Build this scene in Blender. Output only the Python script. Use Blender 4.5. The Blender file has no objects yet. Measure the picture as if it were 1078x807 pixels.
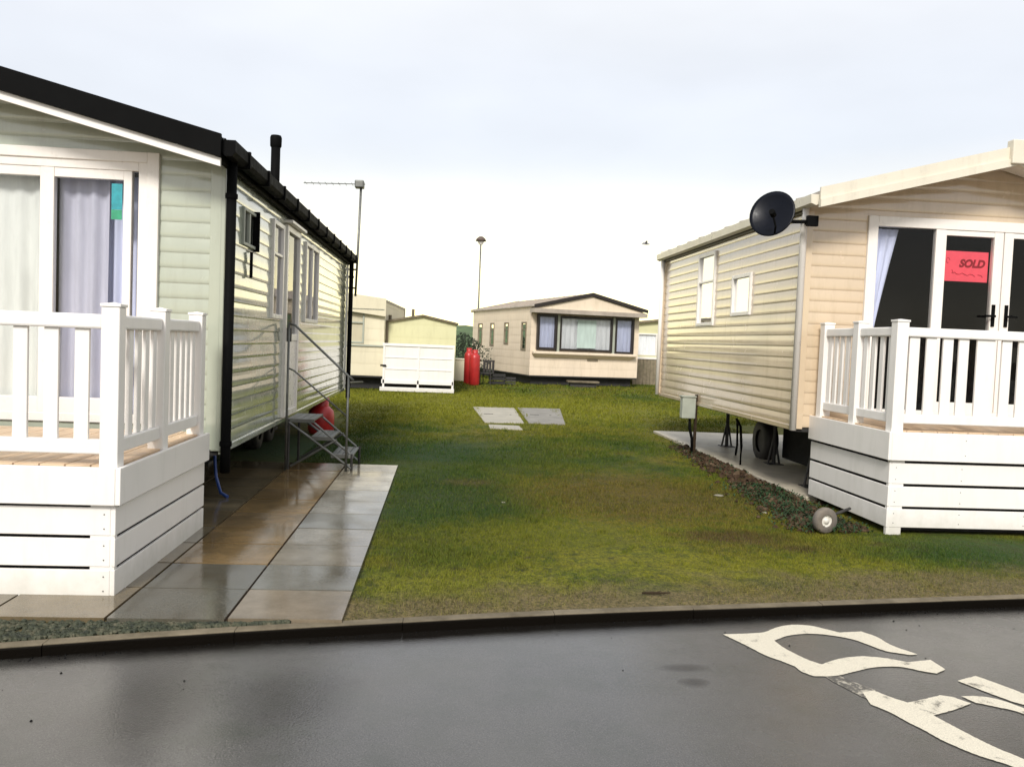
import bpy, bmesh, math, random
import numpy as np
from mathutils import Matrix, Vector
random.seed(7); rng = np.random.default_rng(7)
scene = bpy.context.scene
COL = scene.collection
R = math.radians

# ------------------------------------------------------------------ camera
cam_d = bpy.data.cameras.new('camera'); cam = bpy.data.objects.new('camera', cam_d); COL.objects.link(cam)
cam_d.sensor_width = 36; cam_d.lens = 900/1078*36; cam_d.clip_end = 3000; cam_d.clip_start = 0.05
cr = Vector((0.9960174, -0.0796397, 0.0400848)); cu = Vector((-0.0360531, 0.0514339, 0.9980254)); cf = Vector((0.0815441, 0.9954959, -0.0483579))
m = Matrix.Identity(4)
for i in range(3):
    m[i][0] = cr[i]; m[i][1] = cu[i]; m[i][2] = -cf[i]
m[2][3] = 1.6
cam.matrix_world = m
scene.camera = cam

# ------------------------------------------------------------------ materials
class NT:
    def __init__(s, name):
        s.m = bpy.data.materials.new(name); s.m.use_nodes = True
        s.t = s.m.node_tree; s.b = s.t.nodes['Principled BSDF']; s.o = s.t.nodes['Material Output']
    def n(s, typ, **k):
        x = s.t.nodes.new(typ)
        for a, v in k.items(): setattr(x, a, v)
        return x
    def l(s, a, b): s.t.links.new(a, b)
    def coord(s, obj=True):
        return s.n('ShaderNodeTexCoord').outputs['Object' if obj else 'Generated']
    def pos(s):
        return s.n('ShaderNodeNewGeometry').outputs['Position']
    def noise(s, vec, scale, detail=4, rough=.6, stretch=None):
        if stretch:
            mp = s.n('ShaderNodeMapping'); mp.inputs['Scale'].default_value = stretch; s.l(vec, mp.inputs['Vector']); vec = mp.outputs[0]
        x = s.n('ShaderNodeTexNoise'); x.inputs['Scale'].default_value = scale; x.inputs['Detail'].default_value = detail
        x.inputs['Roughness'].default_value = rough; s.l(vec, x.inputs['Vector']); return x.outputs['Fac']
    def ramp(s, fac, stops):
        x = s.n('ShaderNodeValToRGB'); e = x.color_ramp.elements
        e[0].position = stops[0][0]; e[0].color = c4(stops[0][1]); e[1].position = stops[1][0]; e[1].color = c4(stops[1][1])
        for p, c in stops[2:]:
            q = e.new(p); q.color = c4(c)
        s.l(fac, x.inputs['Fac']); return x.outputs['Color']
    def rng(s, fac, a, b, c, d):
        x = s.n('ShaderNodeMapRange'); s.l(fac, x.inputs['Value'])
        for i, v in enumerate((a, b, c, d)): x.inputs[i+1].default_value = v
        return x.outputs[0]
    def mix(s, fac, a, b, mode='MIX'):
        x = s.n('ShaderNodeMix', data_type='RGBA', blend_type=mode)
        for inp, v in ((x.inputs[0], fac), (x.inputs[6], a), (x.inputs[7], b)):
            if hasattr(v, 'links'): s.l(v, inp)
            elif isinstance(v, (int, float)): inp.default_value = v
            else: inp.default_value = c4(v)
        return x.outputs[2]
    def math(s, op, a, b=0.0, clamp=False):
        x = s.n('ShaderNodeMath', operation=op, use_clamp=clamp)
        for i, v in enumerate((a, b)):
            if hasattr(v, 'links'): s.l(v, x.inputs[i])
            else: x.inputs[i].default_value = v
        return x.outputs[0]
    def bump(s, h, strength=.3, dist=.01):
        x = s.n('ShaderNodeBump'); x.inputs['Strength'].default_value = strength; x.inputs['Distance'].default_value = dist
        s.l(h, x.inputs['Height']); s.l(x.outputs[0], s.b.inputs['Normal'])
def c4(c): return (c[0], c[1], c[2], 1) if len(c) == 3 else c

def basic(name, col, rough=.5, var=.12, scale=3, metal=0, spec=.5, grime=None, bump=0, coat=0):
    """painted / moulded surface with slight uneven tone and optional grime"""
    t = NT(name); v = t.pos()
    n1 = t.noise(v, scale, 5)
    dark = tuple(c*(1-var) for c in col); light = tuple(min(1, c*(1+var)) for c in col)
    c = t.ramp(n1, [(.3, dark), (.7, light)])
    if grime:
        n2 = t.noise(v, 2.2, 6, .7, stretch=(3, 3, .5))
        c = t.mix(t.rng(n2, .50, .78, 0, grime[1]), c, grime[0])
    t.l(c, t.b.inputs['Base Color'])
    n3 = t.noise(v, scale*4, 3)
    t.l(t.rng(n3, .3, .7, max(.02, rough-.08), rough+.08), t.b.inputs['Roughness'])
    t.b.inputs['Metallic'].default_value = metal
    t.b.inputs['Specular IOR Level'].default_value = spec
    t.b.inputs['Coat Weight'].default_value = coat; t.b.inputs['Coat Roughness'].default_value = .07
    if bump: t.bump(t.noise(v, 60, 3), bump, .003)
    return t.m

M = {}
GR = (.23, .22, .16)
M['sage'] = basic('sage_siding', (.40, .43, .345), .20, .05, 1.2, grime=(GR, .30), coat=1, spec=.7)
M['tan'] = basic('tan_siding', (.59, .465, .32), .20, .05, 1.2, grime=((.3, .22, .12), .3), coat=1, spec=.7)
M['tan_side'] = M['tan']
M['sage_side'] = M['sage']
M['far_cream'] = basic('cream_panel', (.74, .62, .48), .5, .06, .8, grime=((.4, .32, .2), .4))
M['far_yellow'] = basic('pale_yellow_panel', (.62, .60, .36), .5, .06, .8, grime=((.4, .38, .2), .4))
M['far_white'] = basic('ivory_panel', (.66, .60, .44), .5, .06, .8, grime=((.4, .36, .25), .4))
M['upvc'] = basic('white_upvc', (.80, .76, .71), .32, .03, 2, grime=((.5, .47, .4), .2))
M['deck_white'] = basic('white_deck_board', (.80, .77, .73), .42, .03, 2.5, grime=((.52, .52, .44), .28))
M['deck_floor'] = basic('tan_deck_floor', (.62, .45, .29), .5, .15, 6, grime=((.2, .15, .09), .5), bump=.3)
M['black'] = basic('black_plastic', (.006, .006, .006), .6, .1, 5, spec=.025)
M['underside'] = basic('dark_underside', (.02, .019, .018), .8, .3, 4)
M['frame_grey'] = basic('galvanised_steel', (.17, .172, .16), .5, .2, 14, metal=.7)
M['chassis'] = basic('dark_chassis_steel', (.035, .032, .03), .6, .3, 12)
M['red'] = basic('red_gas_bottle_paint', (.42, .02, .02), .4, .15, 8, grime=((.2, .05, .04), .4))
M['cream_trim'] = basic('cream_trim', (.66, .61, .50), .35, .05, 3, grime=((.4, .36, .28), .4))
M['blackframe'] = basic('dark_brown_frame', (.02, .014, .012), .4, .1, 5)
M['concrete'] = basic('pale_concrete', (.36, .33, .26), .55, .2, 3, grime=((.2, .18, .13), .6), bump=.4)
M['concrete_grey'] = basic('grey_concrete', (.22, .205, .175), .6, .25, 3, grime=((.10, .10, .06), .6), bump=.4)
M['padc'] = basic('pad_concrete', (.46, .41, .32), .5, .2, 2, grime=((.16, .14, .09), .6), bump=.3)
M['roof_brown'] = basic('faded_brown_hood', (.10, .07, .055), .6, .1, 6)
M['rubber'] = basic('tyre_rubber', (.12, .105, .09), .8, .3, 12, grime=((.25, .2, .14), .6))
M['wheelrim'] = basic('pale_wheel_rim', (.65, .62, .55), .4, .1, 12)
M['box_grey'] = basic('grey_green_box', (.34, .36, .30), .5, .1, 6)
M['blue'] = basic('blue_pipe', (.02, .06, .25), .4, .1, 6)
M['bluegrey'] = basic('dish_grey', (.003, .004, .008), .35, .2, 6, spec=.15)
M['pink'] = basic('pink_poster', (.85, .09, .13), .7, .06, 12)
M['darkred'] = basic('dark_red_ink', (.25, .0, .01), .7, .05, 12)
M['midred'] = basic('red_pen', (.55, .03, .06), .7, .05, 12)
M['teal'] = basic('teal_sticker', (.02, .28, .33), .5, .2, 20)
M['green_st'] = basic('green_sticker', (.03, .30, .16), .5, .2, 20)
M['stone'] = basic('pale_stone', (.26, .24, .19), .8, .2, 12)
M['brownpanel'] = basic('brown_fence_panel', (.20, .165, .11), .8, .25, 8)
M['gull'] = basic('grey_feathers', (.3, .3, .32), .8, .1, 8)
M['shrub'] = basic('dark_leaves', (.02, .035, .015), .7, .5, 5)
M['hill'] = basic('rough_green_bank', (.075, .12, .045), .95, .4, 1.0, grime=((.03, .045, .02), .7))
M['wood'] = basic('dark_timber', (.04, .028, .018), .9, .3, 12, spec=.05)

def splash(mat, top, col, amt):
    # rain splash and algae on the bottom of boards standing on the ground
    t = NT.__new__(NT); t.m = mat; t.t = mat.node_tree; t.b = t.t.nodes['Principled BSDF']; t.o = t.t.nodes['Material Output']
    src = t.b.inputs['Base Color'].links[0].from_socket
    v = t.pos(); sep = t.n('ShaderNodeSeparateXYZ'); t.l(v, sep.inputs[0]); n = t.noise(v, 7, 6, .7)
    h = t.math('ADD', sep.outputs[2], t.math('MULTIPLY', t.math('SUBTRACT', n, .5), .35))
    t.l(t.mix(t.rng(h, top, -.02, 0, amt), src, col), t.b.inputs['Base Color'])
splash(M['deck_white'], .22, (.30, .29, .20), .38)

def curtain_mat(name, col, tr=.5):
    t = NT(name); v = t.coord()
    n = t.noise(v, 9, 4, stretch=(1, 1, .15))
    t.l(t.ramp(n, [(.3, tuple(c*.8 for c in col)), (.7, col)]), t.b.inputs['Base Color'])
    t.b.inputs['Roughness'].default_value = .9
    t.b.inputs['Specular IOR Level'].default_value = .1
    w = t.n('ShaderNodeTexNoise'); w.inputs['Scale'].default_value = 900; t.l(v, w.inputs['Vector'])
    t.bump(w.outputs['Fac'], .2, .001)
    return t.m
M['voile'] = curtain_mat('lilac_voile', (.62, .62, .72))
M['voile_grey'] = curtain_mat('grey_voile', (.82, .84, .80))
M['curtain'] = curtain_mat('pale_blue_curtain', (.72, .76, .96))
M['net'] = curtain_mat('white_net', (.93, .95, .97))
M['greencurtain'] = curtain_mat('pale_green_curtain', (.50, .60, .56))

def glass_mat(name, tint=(.95, .955, .96), boost=0.0):
    t = NT(name); t.t.nodes.remove(t.b)
    tr = t.n('ShaderNodeBsdfTransparent'); tr.inputs[0].default_value = c4(tint)
    gl = t.n('ShaderNodeBsdfGlossy'); gl.inputs['Roughness'].default_value = .015
    fr = t.n('ShaderNodeFresnel'); fr.inputs['IOR'].default_value = 1.38
    nz = t.noise(t.pos(), 1.5, 2); bp = t.n('ShaderNodeBump'); bp.inputs['Strength'].default_value = .05; bp.inputs['Distance'].default_value = .02
    t.l(nz, bp.inputs['Height']); t.l(bp.outputs[0], gl.inputs['Normal'])
    mx = t.n('ShaderNodeMixShader')
    f = t.math('ADD', t.math('MULTIPLY', fr.outputs[0], 1.0), boost, clamp=True)
    t.l(f, mx.inputs[0]); t.l(tr.outputs[0], mx.inputs[1]); t.l(gl.outputs[0], mx.inputs[2])
    t.l(mx.outputs[0], t.o.inputs['Surface']); return t.m
M['glass'] = glass_mat('window_glass')
M['glass_side'] = glass_mat('side_window_glass', boost=.12)

def tile_mat():
    t = NT('black_roof_tile'); v = t.pos()
    n = t.noise(v, 7, 5)
    t.l(t.ramp(n, [(.35, (.006, .006, .006)), (.75, (.022, .022, .022))]), t.b.inputs['Base Color'])
    t.b.inputs['Roughness'].default_value = .5; t.b.inputs['Specular IOR Level'].default_value = .04
    t.bump(n, .4, .01); return t.m
M['tile'] = tile_mat()
M['roof_grey'] = basic('grey_roof_sheet', (.30, .27, .24), .5, .2, 3)
M['roof_tan'] = basic('tan_roof_tile', (.36, .31, .26), .5, .2, 3)

# --- lawn: one colour field shared by the soil sheet and the blades
def lawn_colour(t, blade=False):
    v = t.pos()
    sep = t.n('ShaderNodeSeparateXYZ'); t.l(v, sep.inputs[0]); X, Y = sep.outputs[0], sep.outputs[1]
    big = t.noise(v, .55, 4, .6)
    mid = t.noise(v, 2.1, 5, .65)
    small = t.noise(v, 11, 4, .7)
    c = t.ramp(big, [(.32, (.032, .075, .006)), (.43, (.10, .13, .006)), (.56, (.20, .18, .010)), (.68, (.06, .09, .007))])
    c = t.mix(t.rng(mid, .52, .72, 0, .85), c, (.036, .085, .008))
    c = t.mix(t.rng(mid, .46, .30, 0, .75), c, (.17, .125, .022))
    m6 = t.noise(v, 5.5, 6, .75)
    c = t.mix(t.rng(m6, .50, .66, 0, .75), c, (.022, .055, .008))
    c = t.mix(t.rng(m6, .44, .30, 0, .65), c, (.20, .17, .03))
    c = t.mix(t.math('MULTIPLY', t.rng(t.noise(v, 1.3, 6, .7, stretch=(1, 1.4, 1)), .56, .66, 0, .8), t.rng(Y, 13, 8, .15, 1)), c, (.115, .068, .026))
    # dark green strip from the caravan steps across the plot
    d = t.math('ABSOLUTE', t.math('SUBTRACT', t.math('ADD', Y, t.math('MULTIPLY', big, 3.0)), 13.6))
    xx = t.rng(X, 3.0, .4, 0, 1)
    green_strip = t.math('MULTIPLY', t.rng(d, 2.6, .6, 0, .9), xx)
    green_strip = t.math('MULTIPLY', green_strip, 1.1, clamp=True)
    c = t.mix(green_strip, c, (.010, .055, .012))
    def zone(px, py, rx, ry, col, amt, c):
        a = t.math('POWER', t.math('DIVIDE', t.math('SUBTRACT', X, px), rx), 2.0); b = t.math('POWER', t.math('DIVIDE', t.math('SUBTRACT', Y, py), ry), 2.0)
        q = t.math('ADD', t.math('SQRT', t.math('ADD', a, b)), t.math('MULTIPLY', t.math('SUBTRACT', m6, .5), 2.2))
        return t.mix(t.rng(q, 1.15, .55, 0, amt), c, col)
    c = zone(.1, 8.4, .95, 2.4, (.014, .052, .012), .9, c)
    c = zone(5.0, 6.7, 1.6, .6, (.014, .062, .012), .8, c)
    c = zone(2.4, 6.1, 1.9, .45, (.22, .215, .010), .65, c)
    c = zone(1.2, 7.0, 1.5, .8, (.21, .20, .010), .6, c)
    c = zone(1.0, 21.5, 6.0, 5.5, (.26, .25, .016), .85, c)
    c = zone(.2, 5.5, .9, .5, (.22, .22, .02), .7, c)
    c = zone(2.2, 9.0, 1.5, 1.6, (.14, .085, .02), .75, c)
    c = zone(2.55, 7.15, .55, .28, (.085, .040, .018), .9, c)
    c = zone(3.0, 6.75, .16, .10, (.05, .022, .012), .95, c)
    c = zone(.35, 9.6, .35, .25, (.12, .085, .04), .7, c)
    # worn, brown edge along the kerb
    k = t.math('SUBTRACT', Y, t.math('ADD', t.math('MULTIPLY', X, .185), 4.86))
    worn = t.rng(t.math('ADD', k, t.math('MULTIPLY', mid, -1.7)), -.15, -.62, 0, .9)
    c = t.mix(worn, c, (.20, .15, .075))
    # bare patches at the right
    dx = t.math('POWER', t.math('SUBTRACT', X, 2.6), 2.0); dy = t.math('POWER', t.math('MULTIPLY', t.math('SUBTRACT', Y, 6.9), 1.6), 2.0)
    r2 = t.math('SQRT', t.math('ADD', dx, dy))
    bare = t.rng(t.math('ADD', r2, t.math('MULTIPLY', mid, 1.4)), 1.5, .6, 0, .7)
    c = t.mix(bare, c, (.13, .080, .028))
    fine = t.noise(v, 42, 3, .8)
    if blade:
        at = t.n('ShaderNodeAttribute', attribute_name='rnd')
        c = t.mix(t.rng(at.outputs['Fac'], 0, 1, 0, .34), c, (.24, .23, .04))
        c = t.mix(t.rng(fine, .40, .56, .55, 0), c, (.016, .034, .006))
        c = t.mix(t.rng(small, .35, .65, .0, .35), c, (.02, .06, .006))
    else:
        c = t.mix(t.rng(small, .35, .65, .10, .55), c, (.05, .042, .018))
        c = t.mix(t.rng(fine, .40, .56, .65, 0), c, (.02, .022, .008))
    return c, mid, small
def mk_lawn():
    t = NT('lawn_soil'); c, mid, small = lawn_colour(t)
    t.l(c, t.b.inputs['Base Color']); t.b.inputs['Roughness'].default_value = .9; t.b.inputs['Specular IOR Level'].default_value = .2
    t.bump(small, .8, .03); M['lawn'] = t.m
    t = NT('grass_blade'); c, mid, small = lawn_colour(t, True)
    t.l(c, t.b.inputs['Base Color']); t.b.inputs['Roughness'].default_value = .75; t.b.inputs['Specular IOR Level'].default_value = .15
    M['blade'] = t.m
mk_lawn()

def mk_asphalt():
    t = NT('wet_asphalt'); v = t.pos()
    g = t.noise(v, 160, 3, .7); m2 = t.noise(v, .9, 5, .6); m3 = t.noise(v, 5, 5, .6)
    c = t.ramp(g, [(.3, (.028, .027, .025)), (.60, (.088, .084, .078)), (.76, (.20, .185, .16))])
    c = t.mix(t.rng(m3, .45, .7, 0, .5), c, (.04, .045, .032))
    c = t.mix(t.rng(m2, .35, .65, 0, .5), c, (.115, .110, .102))
    # two small damp hollows, darker than the road round them
    sep = t.n('ShaderNodeSeparateXYZ'); t.l(v, sep.inputs[0])
    hol = None
    for (px, py, rx, ry) in ((1.30, 4.28, .13, .05), (1.30, 4.09, .07, .05), (-1.25, 3.75, .22, .4), (-.6, 3.9, .25, .3)):
        a = t.math('POWER', t.math('DIVIDE', t.math('SUBTRACT', sep.outputs[0], px), rx), 2.0)
        b = t.math('POWER', t.math('DIVIDE', t.math('SUBTRACT', sep.outputs[1], py), ry), 2.0)
        d = t.math('ADD', t.math('SQRT', t.math('ADD', a, b)), t.math('MULTIPLY', m3, 1.2))
        w = t.rng(d, 1.9, 1.1, 0, .85 if py > 4 else .4)
        hol = w if hol is None else t.math('MAXIMUM', hol, w)
    c = t.mix(hol, c, (.016, .013, .010))
    # kerb shadow painted into the road colour along the channel
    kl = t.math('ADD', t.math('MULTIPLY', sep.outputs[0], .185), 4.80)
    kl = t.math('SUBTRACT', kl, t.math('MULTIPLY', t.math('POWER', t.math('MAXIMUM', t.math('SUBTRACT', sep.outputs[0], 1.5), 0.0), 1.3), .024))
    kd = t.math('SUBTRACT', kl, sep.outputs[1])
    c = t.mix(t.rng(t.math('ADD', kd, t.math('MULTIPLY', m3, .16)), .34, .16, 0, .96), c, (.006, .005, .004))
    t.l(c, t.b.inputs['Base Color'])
    r = t.rng(m2, .36, .66, .07, .30)
    t.l(r, t.b.inputs['Roughness'])
    t.b.inputs['Specular IOR Level'].default_value = .5
    g2 = t.noise(v, 75, 2, .6); vr = t.n('ShaderNodeTexVoronoi'); vr.inputs['Scale'].default_value = 95; t.l(v, vr.inputs['Vector'])
    g = t.math('ADD', t.math('MULTIPLY', g, .6), t.math('MULTIPLY', vr.outputs['Distance'], -.8))
    hh = t.math('ADD', t.math('MULTIPLY', g, .8), t.math('MULTIPLY', m3, .8))
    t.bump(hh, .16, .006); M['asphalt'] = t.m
mk_asphalt()

def mk_paint():
    t = NT('worn_road_paint'); v = t.pos()
    n = t.noise(v, 9, 7, .75); g = t.noise(v, 160, 3, .7)
    white = t.ramp(g, [(.3, (.46, .42, .33)), (.7, (.78, .72, .58))])
    c = t.mix(t.rng(t.math('ADD', n, t.math('MULTIPLY', t.math('SUBTRACT', g, .5), .35)), .60, .68, 0, .85), white, (.06, .054, .043))
    t.l(c, t.b.inputs['Base Color']); t.b.inputs['Roughness'].default_value = .5
    t.bump(g, .2, .006); M['paint'] = t.m
mk_paint()

def mk_slab():
    t = NT('wet_paving_slab'); v = t.pos()
    at = t.n('ShaderNodeAttribute', attribute_name='tone')
    n = t.noise(v, 2.4, 6, .7); g = t.noise(v, 70, 3); m2 = t.noise(v, 1.3, 3)
    c = t.mix(t.rng(n, .35, .7, 0, .75), at.outputs['Color'], (.055, .044, .026))
    c = t.mix(t.rng(g, .3, .7, 0, .22), c, (.22, .19, .14))
    t.l(c, t.b.inputs['Base Color'])
    t.l(t.rng(m2, .42, .60, .03, .22), t.b.inputs['Roughness'])
    t.bump(t.math('ADD', t.math('MULTIPLY', g, .4), n), .12, .008); M['slab'] = t.m
mk_slab()
def mk_kerb():
    t = NT('kerb_concrete'); v = t.pos()
    n = t.noise(v, 3, 6, .7); g = t.noise(v, 60, 3)
    c = t.ramp(n, [(.3, (.09, .075, .05)), (.7, (.22, .185, .13))])
    # shade painted as black into the colour of the kerb face
    sep = t.n('ShaderNodeSeparateXYZ'); t.l(v, sep.inputs[0])
    c = t.mix(t.rng(sep.outputs[2], -.003, .003, 1, 0), c, (.004, .003, .002))
    t.l(c, t.b.inputs['Base Color']); t.b.inputs['Roughness'].default_value = .6; t.b.inputs['Specular IOR Level'].default_value = .04; t.bump(g, .4, .006); M['kerb'] = t.m
mk_kerb()
def mk_soil():
    t = NT('dark_soil'); v = t.pos(); n = t.noise(v, 6, 6, .7)
    t.l(t.ramp(n, [(.35, (.018, .010, .006)), (.52, (.06, .036, .020)), (.72, (.15, .105, .065))]), t.b.inputs['Base Color'])
    t.b.inputs['Roughness'].default_value = .9; t.bump(n, .8, .03); M['soil'] = t.m; t.b.inputs['Specular IOR Level'].default_value = .2
    t = NT('dark_gravel'); v = t.pos(); n = t.noise(v, 14, 4, .7)
    t.l(t.ramp(n, [(.35, (.010, .014, .006)), (.5, (.030, .036, .016)), (.75, (.12, .105, .065))]), t.b.inputs['Base Color'])
    t.b.inputs['Roughness'].default_value = .7; M['gravel'] = t.m
mk_soil()

# ------------------------------------------------------------------ mesh builder
class MB:
    def __init__(s): s.v = []; s.f = []; s.tone = []
    def poly(s, pts, tone=None):
        i = len(s.v); s.v += [tuple(p) for p in pts]; s.f.append(tuple(range(i, i+len(pts)))); s.tone.append(tone)
    def box(s, x0, x1, y0, y1, z0, z1, tone=None, T=None):
        i = len(s.v)
        p = [(x0,y0,z0),(x1,y0,z0),(x1,y1,z0),(x0,y1,z0),(x0,y0,z1),(x1,y0,z1),(x1,y1,z1),(x0,y1,z1)]
        if T: p = [T(*q) for q in p]
        s.v += p
        for f in ((3,2,1,0),(4,5,6,7),(0,1,5,4),(1,2,6,5),(2,3,7,6),(3,0,4,7)): s.f.append(tuple(i+k for k in f)); s.tone.append(tone)
        return s
    def tube(s, pts, r, n=10, caps=True):
        pts = [Vector(p) for p in pts]; i0 = len(s.v); N = len(pts)
        rs = r if isinstance(r, (list, tuple)) else [r]*N
        for k, p in enumerate(pts):
            d = (pts[min(k+1, N-1)] - pts[max(k-1, 0)]).normalized()
            a = d.cross(Vector((0, 0, 1)) if abs(d.z) < .95 else Vector((1, 0, 0))).normalized(); b = d.cross(a)
            for q in range(n):
                th = 2*math.pi*q/n; s.v.append(tuple(p + (a*math.cos(th)+b*math.sin(th))*rs[k]))
        for k in range(N-1):
            for q in range(n):
                A = i0+k*n+q; B = i0+k*n+(q+1) % n; s.f.append((A, B, B+n, A+n)); s.tone.append(None)
        if caps:
            s.f.append(tuple(i0+q for q in range(n))[::-1]); s.f.append(tuple(i0+(N-1)*n+q for q in range(n))); s.tone += [None, None]
        return s
    def lathe(s, prof, c=(0,0,0), n=24, axis='z'):
        i0 = len(s.v); N = len(prof)
        for (r, h) in prof:
            for q in range(n):
                th = 2*math.pi*q/n; a, b = r*math.cos(th), r*math.sin(th)
                p = (a, b, h) if axis == 'z' else ((h, a, b) if axis == 'x' else (a, h, b))
                s.v.append((c[0]+p[0], c[1]+p[1], c[2]+p[2]))
        for k in range(N-1):
            for q in range(n):
                A = i0+k*n+q; B = i0+k*n+(q+1) % n; s.f.append((A, B, B+n, A+n)); s.tone.append(None)
        return s
    def prism(s, pts2, y0, y1):
        """closed polygon in x,z extruded along y"""
        n = len(pts2); i = len(s.v)
        s.v += [(x, y0, z) for x, z in pts2] + [(x, y1, z) for x, z in pts2]
        s.f.append(tuple(range(i, i+n))); s.f.append(tuple(range(i+2*n-1, i+n-1, -1))); s.tone += [None, None]
        for k in range(n): s.f.append((i+k, i+n+k, i+n+(k+1) % n, i+(k+1) % n)); s.tone.append(None)
        return s
    def build(s, name, mat, parent=None, bevel=0, smooth=False, label=None, kind=None, fixn=True):
        me = bpy.data.meshes.new(name); me.from_pydata(s.v, [], s.f); me.update()
        if any(t is not None for t in s.tone):
            a = me.color_attributes.new('tone', 'FLOAT_COLOR', 'CORNER')
            for p in me.polygons:
                for li in p.loop_indices: a.data[li].color = c4(s.tone[p.index] or (.2, .2, .2))
        if fixn:
            bm = bmesh.new(); bm.from_mesh(me); bmesh.ops.recalc_face_normals(bm, faces=bm.faces); bm.to_mesh(me); bm.free()
        me.materials.append(mat)
        if smooth:
            for p in me.polygons: p.use_smooth = len(p.vertices) == 4
        o = bpy.data.objects.new(name, me); COL.objects.link(o)
        if parent: o.parent = parent
        if bevel:
            b = o.modifiers.new('bevel', 'BEVEL'); b.width = bevel; b.segments = 2; b.limit_method = 'ANGLE'
        if label: o['label'] = label
        if kind: o['kind'] = kind
        return o
def thing(name, label, cat, loc=(0,0,0), rz=0, group=None):
    o = bpy.data.objects.new(name, None); COL.objects.link(o); o.empty_display_size = .2
    o.location = loc; o.rotation_euler = (0, 0, rz); o['label'] = label; o['category'] = cat
    if group: o['group'] = group
    return o
def tag(o, label, cat, group=None):
    o['label'] = label; o['category'] = cat
    if group: o['group'] = group
    return o

# ------------------------------------------------------------------ lap siding wall with openings
def lap_wall(W, umin, umax, z0, z1, holes, pitch=.125, depth=.010, name='wall', mat=None, parent=None):
    """W(u,n,z)->point. umin/umax: functions of z."""
    mb = MB(); rows = []; z = z0
    while z < z1 - 1e-6: rows.append((z, min(z+pitch, z1))); z += pitch
    brk = sorted({h[i] for h in holes for i in (2, 3)})
    PF = [(0, .30), (.06, .80), (.14, 1.0), (.34, .96), (.62, .74), (.84, .28), (1.0, 0.0)]
    def off(za, zz): # moulded board: rolled lip at the lower edge, hollow towards the top
        f = (zz-za)/pitch
        for (a_, va_), (b_, vb_) in zip(PF, PF[1:]):
            if f <= b_+1e-6: return depth*(va_+(vb_-va_)*(f-a_)/(b_-a_))
        return 0
    for (a, b) in rows:
        zs = sorted({a+f_*pitch for f_, _ in PF if a+f_*pitch < b-1e-4} | {a, b} | {q for q in brk if a < q < b})
        for (p, q) in zip(zs, zs[1:]):
            if q - p < 1e-5: continue
            na = off(a, p)
            nb = off(a, q)
            mid = (p+q)/2
            cuts = sorted([(h[0], h[1]) for h in holes if h[2] <= mid <= h[3]])
            ua, ub = umin(p), umax(p); va, vb = umin(q), umax(q)
            if ub - ua < 1e-4 and vb - va < 1e-4: continue
            edges = [(ua, va)]
            for c in cuts:
                edges += [(c[0], c[0]), (c[1], c[1])]
            edges.append((ub, vb))
            for k in range(0, len(edges), 2):
                (l0, l1), (r0, r1) = edges[k], edges[k+1]
                if r0-l0 < 1e-4: continue
                # split long runs so the boards are very slightly wavy
                mb.poly([W(l0, na, p), W(r0, na, p), W(r1, nb, q), W(l1, nb, q)])
        # underside of the next lap
        if b < z1 - 1e-6:
            cuts = sorted([(h[0], h[1]) for h in holes if h[2] <= b <= h[3]])
            e = [umin(b)] + [x for c in cuts for x in c] + [umax(b)]
            for k in range(0, len(e), 2):
                if e[k+1]-e[k] > 1e-4: mb.poly([W(e[k], 0, b), W(e[k+1], 0, b), W(e[k+1], depth*.30, b), W(e[k], depth*.30, b)])
    o = mb.build(name, mat, parent, fixn=False)
    bm = bmesh.new(); bm.from_mesh(o.data); bmesh.ops.remove_doubles(bm, verts=bm.verts, dist=1e-5); bm.to_mesh(o.data); bm.free()
    for p in o.data.polygons: p.use_smooth = True
    o.data.set_sharp_from_angle(angle=R(38))
    return o

def curtain(parent, W, u0, u1, z0, z1, n=-.10, mat=None, folds=None, amp=.03, top=None, name='curtain', seed=0):
    rd = random.Random(seed); mb = MB(); N = max(16, int((u1-u0)*60)); K = 8
    folds = folds or (u1-u0)*9
    ph = rd.random()*6
    base = len(mb.v)
    for j in range(K+1):
        t = j/K; z = z1 + (z0-z1)*t
        uu0, uu1 = (u0, u1) if not top else top(t)
        for i in range(N+1):
            s = i/N; u = uu0+(uu1-uu0)*s
            a = math.sin(s*folds*2*math.pi+ph+.6*math.sin(3*s+ph))+.45*math.sin(s*folds*4.7+ph*2)
            mb.v.append(W(u, n+amp*a*(.55+.45*t), z))
    for j in range(K):
        for i in range(N):
            A = base+j*(N+1)+i; mb.f.append((A, A+1, A+N+2, A+N+1)); mb.tone.append(None)
    return mb.build(name, mat or M['voile'], parent, smooth=True, fixn=False)

def wbox(mb, W, u0, u1, n0, n1, z0, z1): mb.box(u0, u1, n0, n1, z0, z1, T=W); return mb

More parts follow.
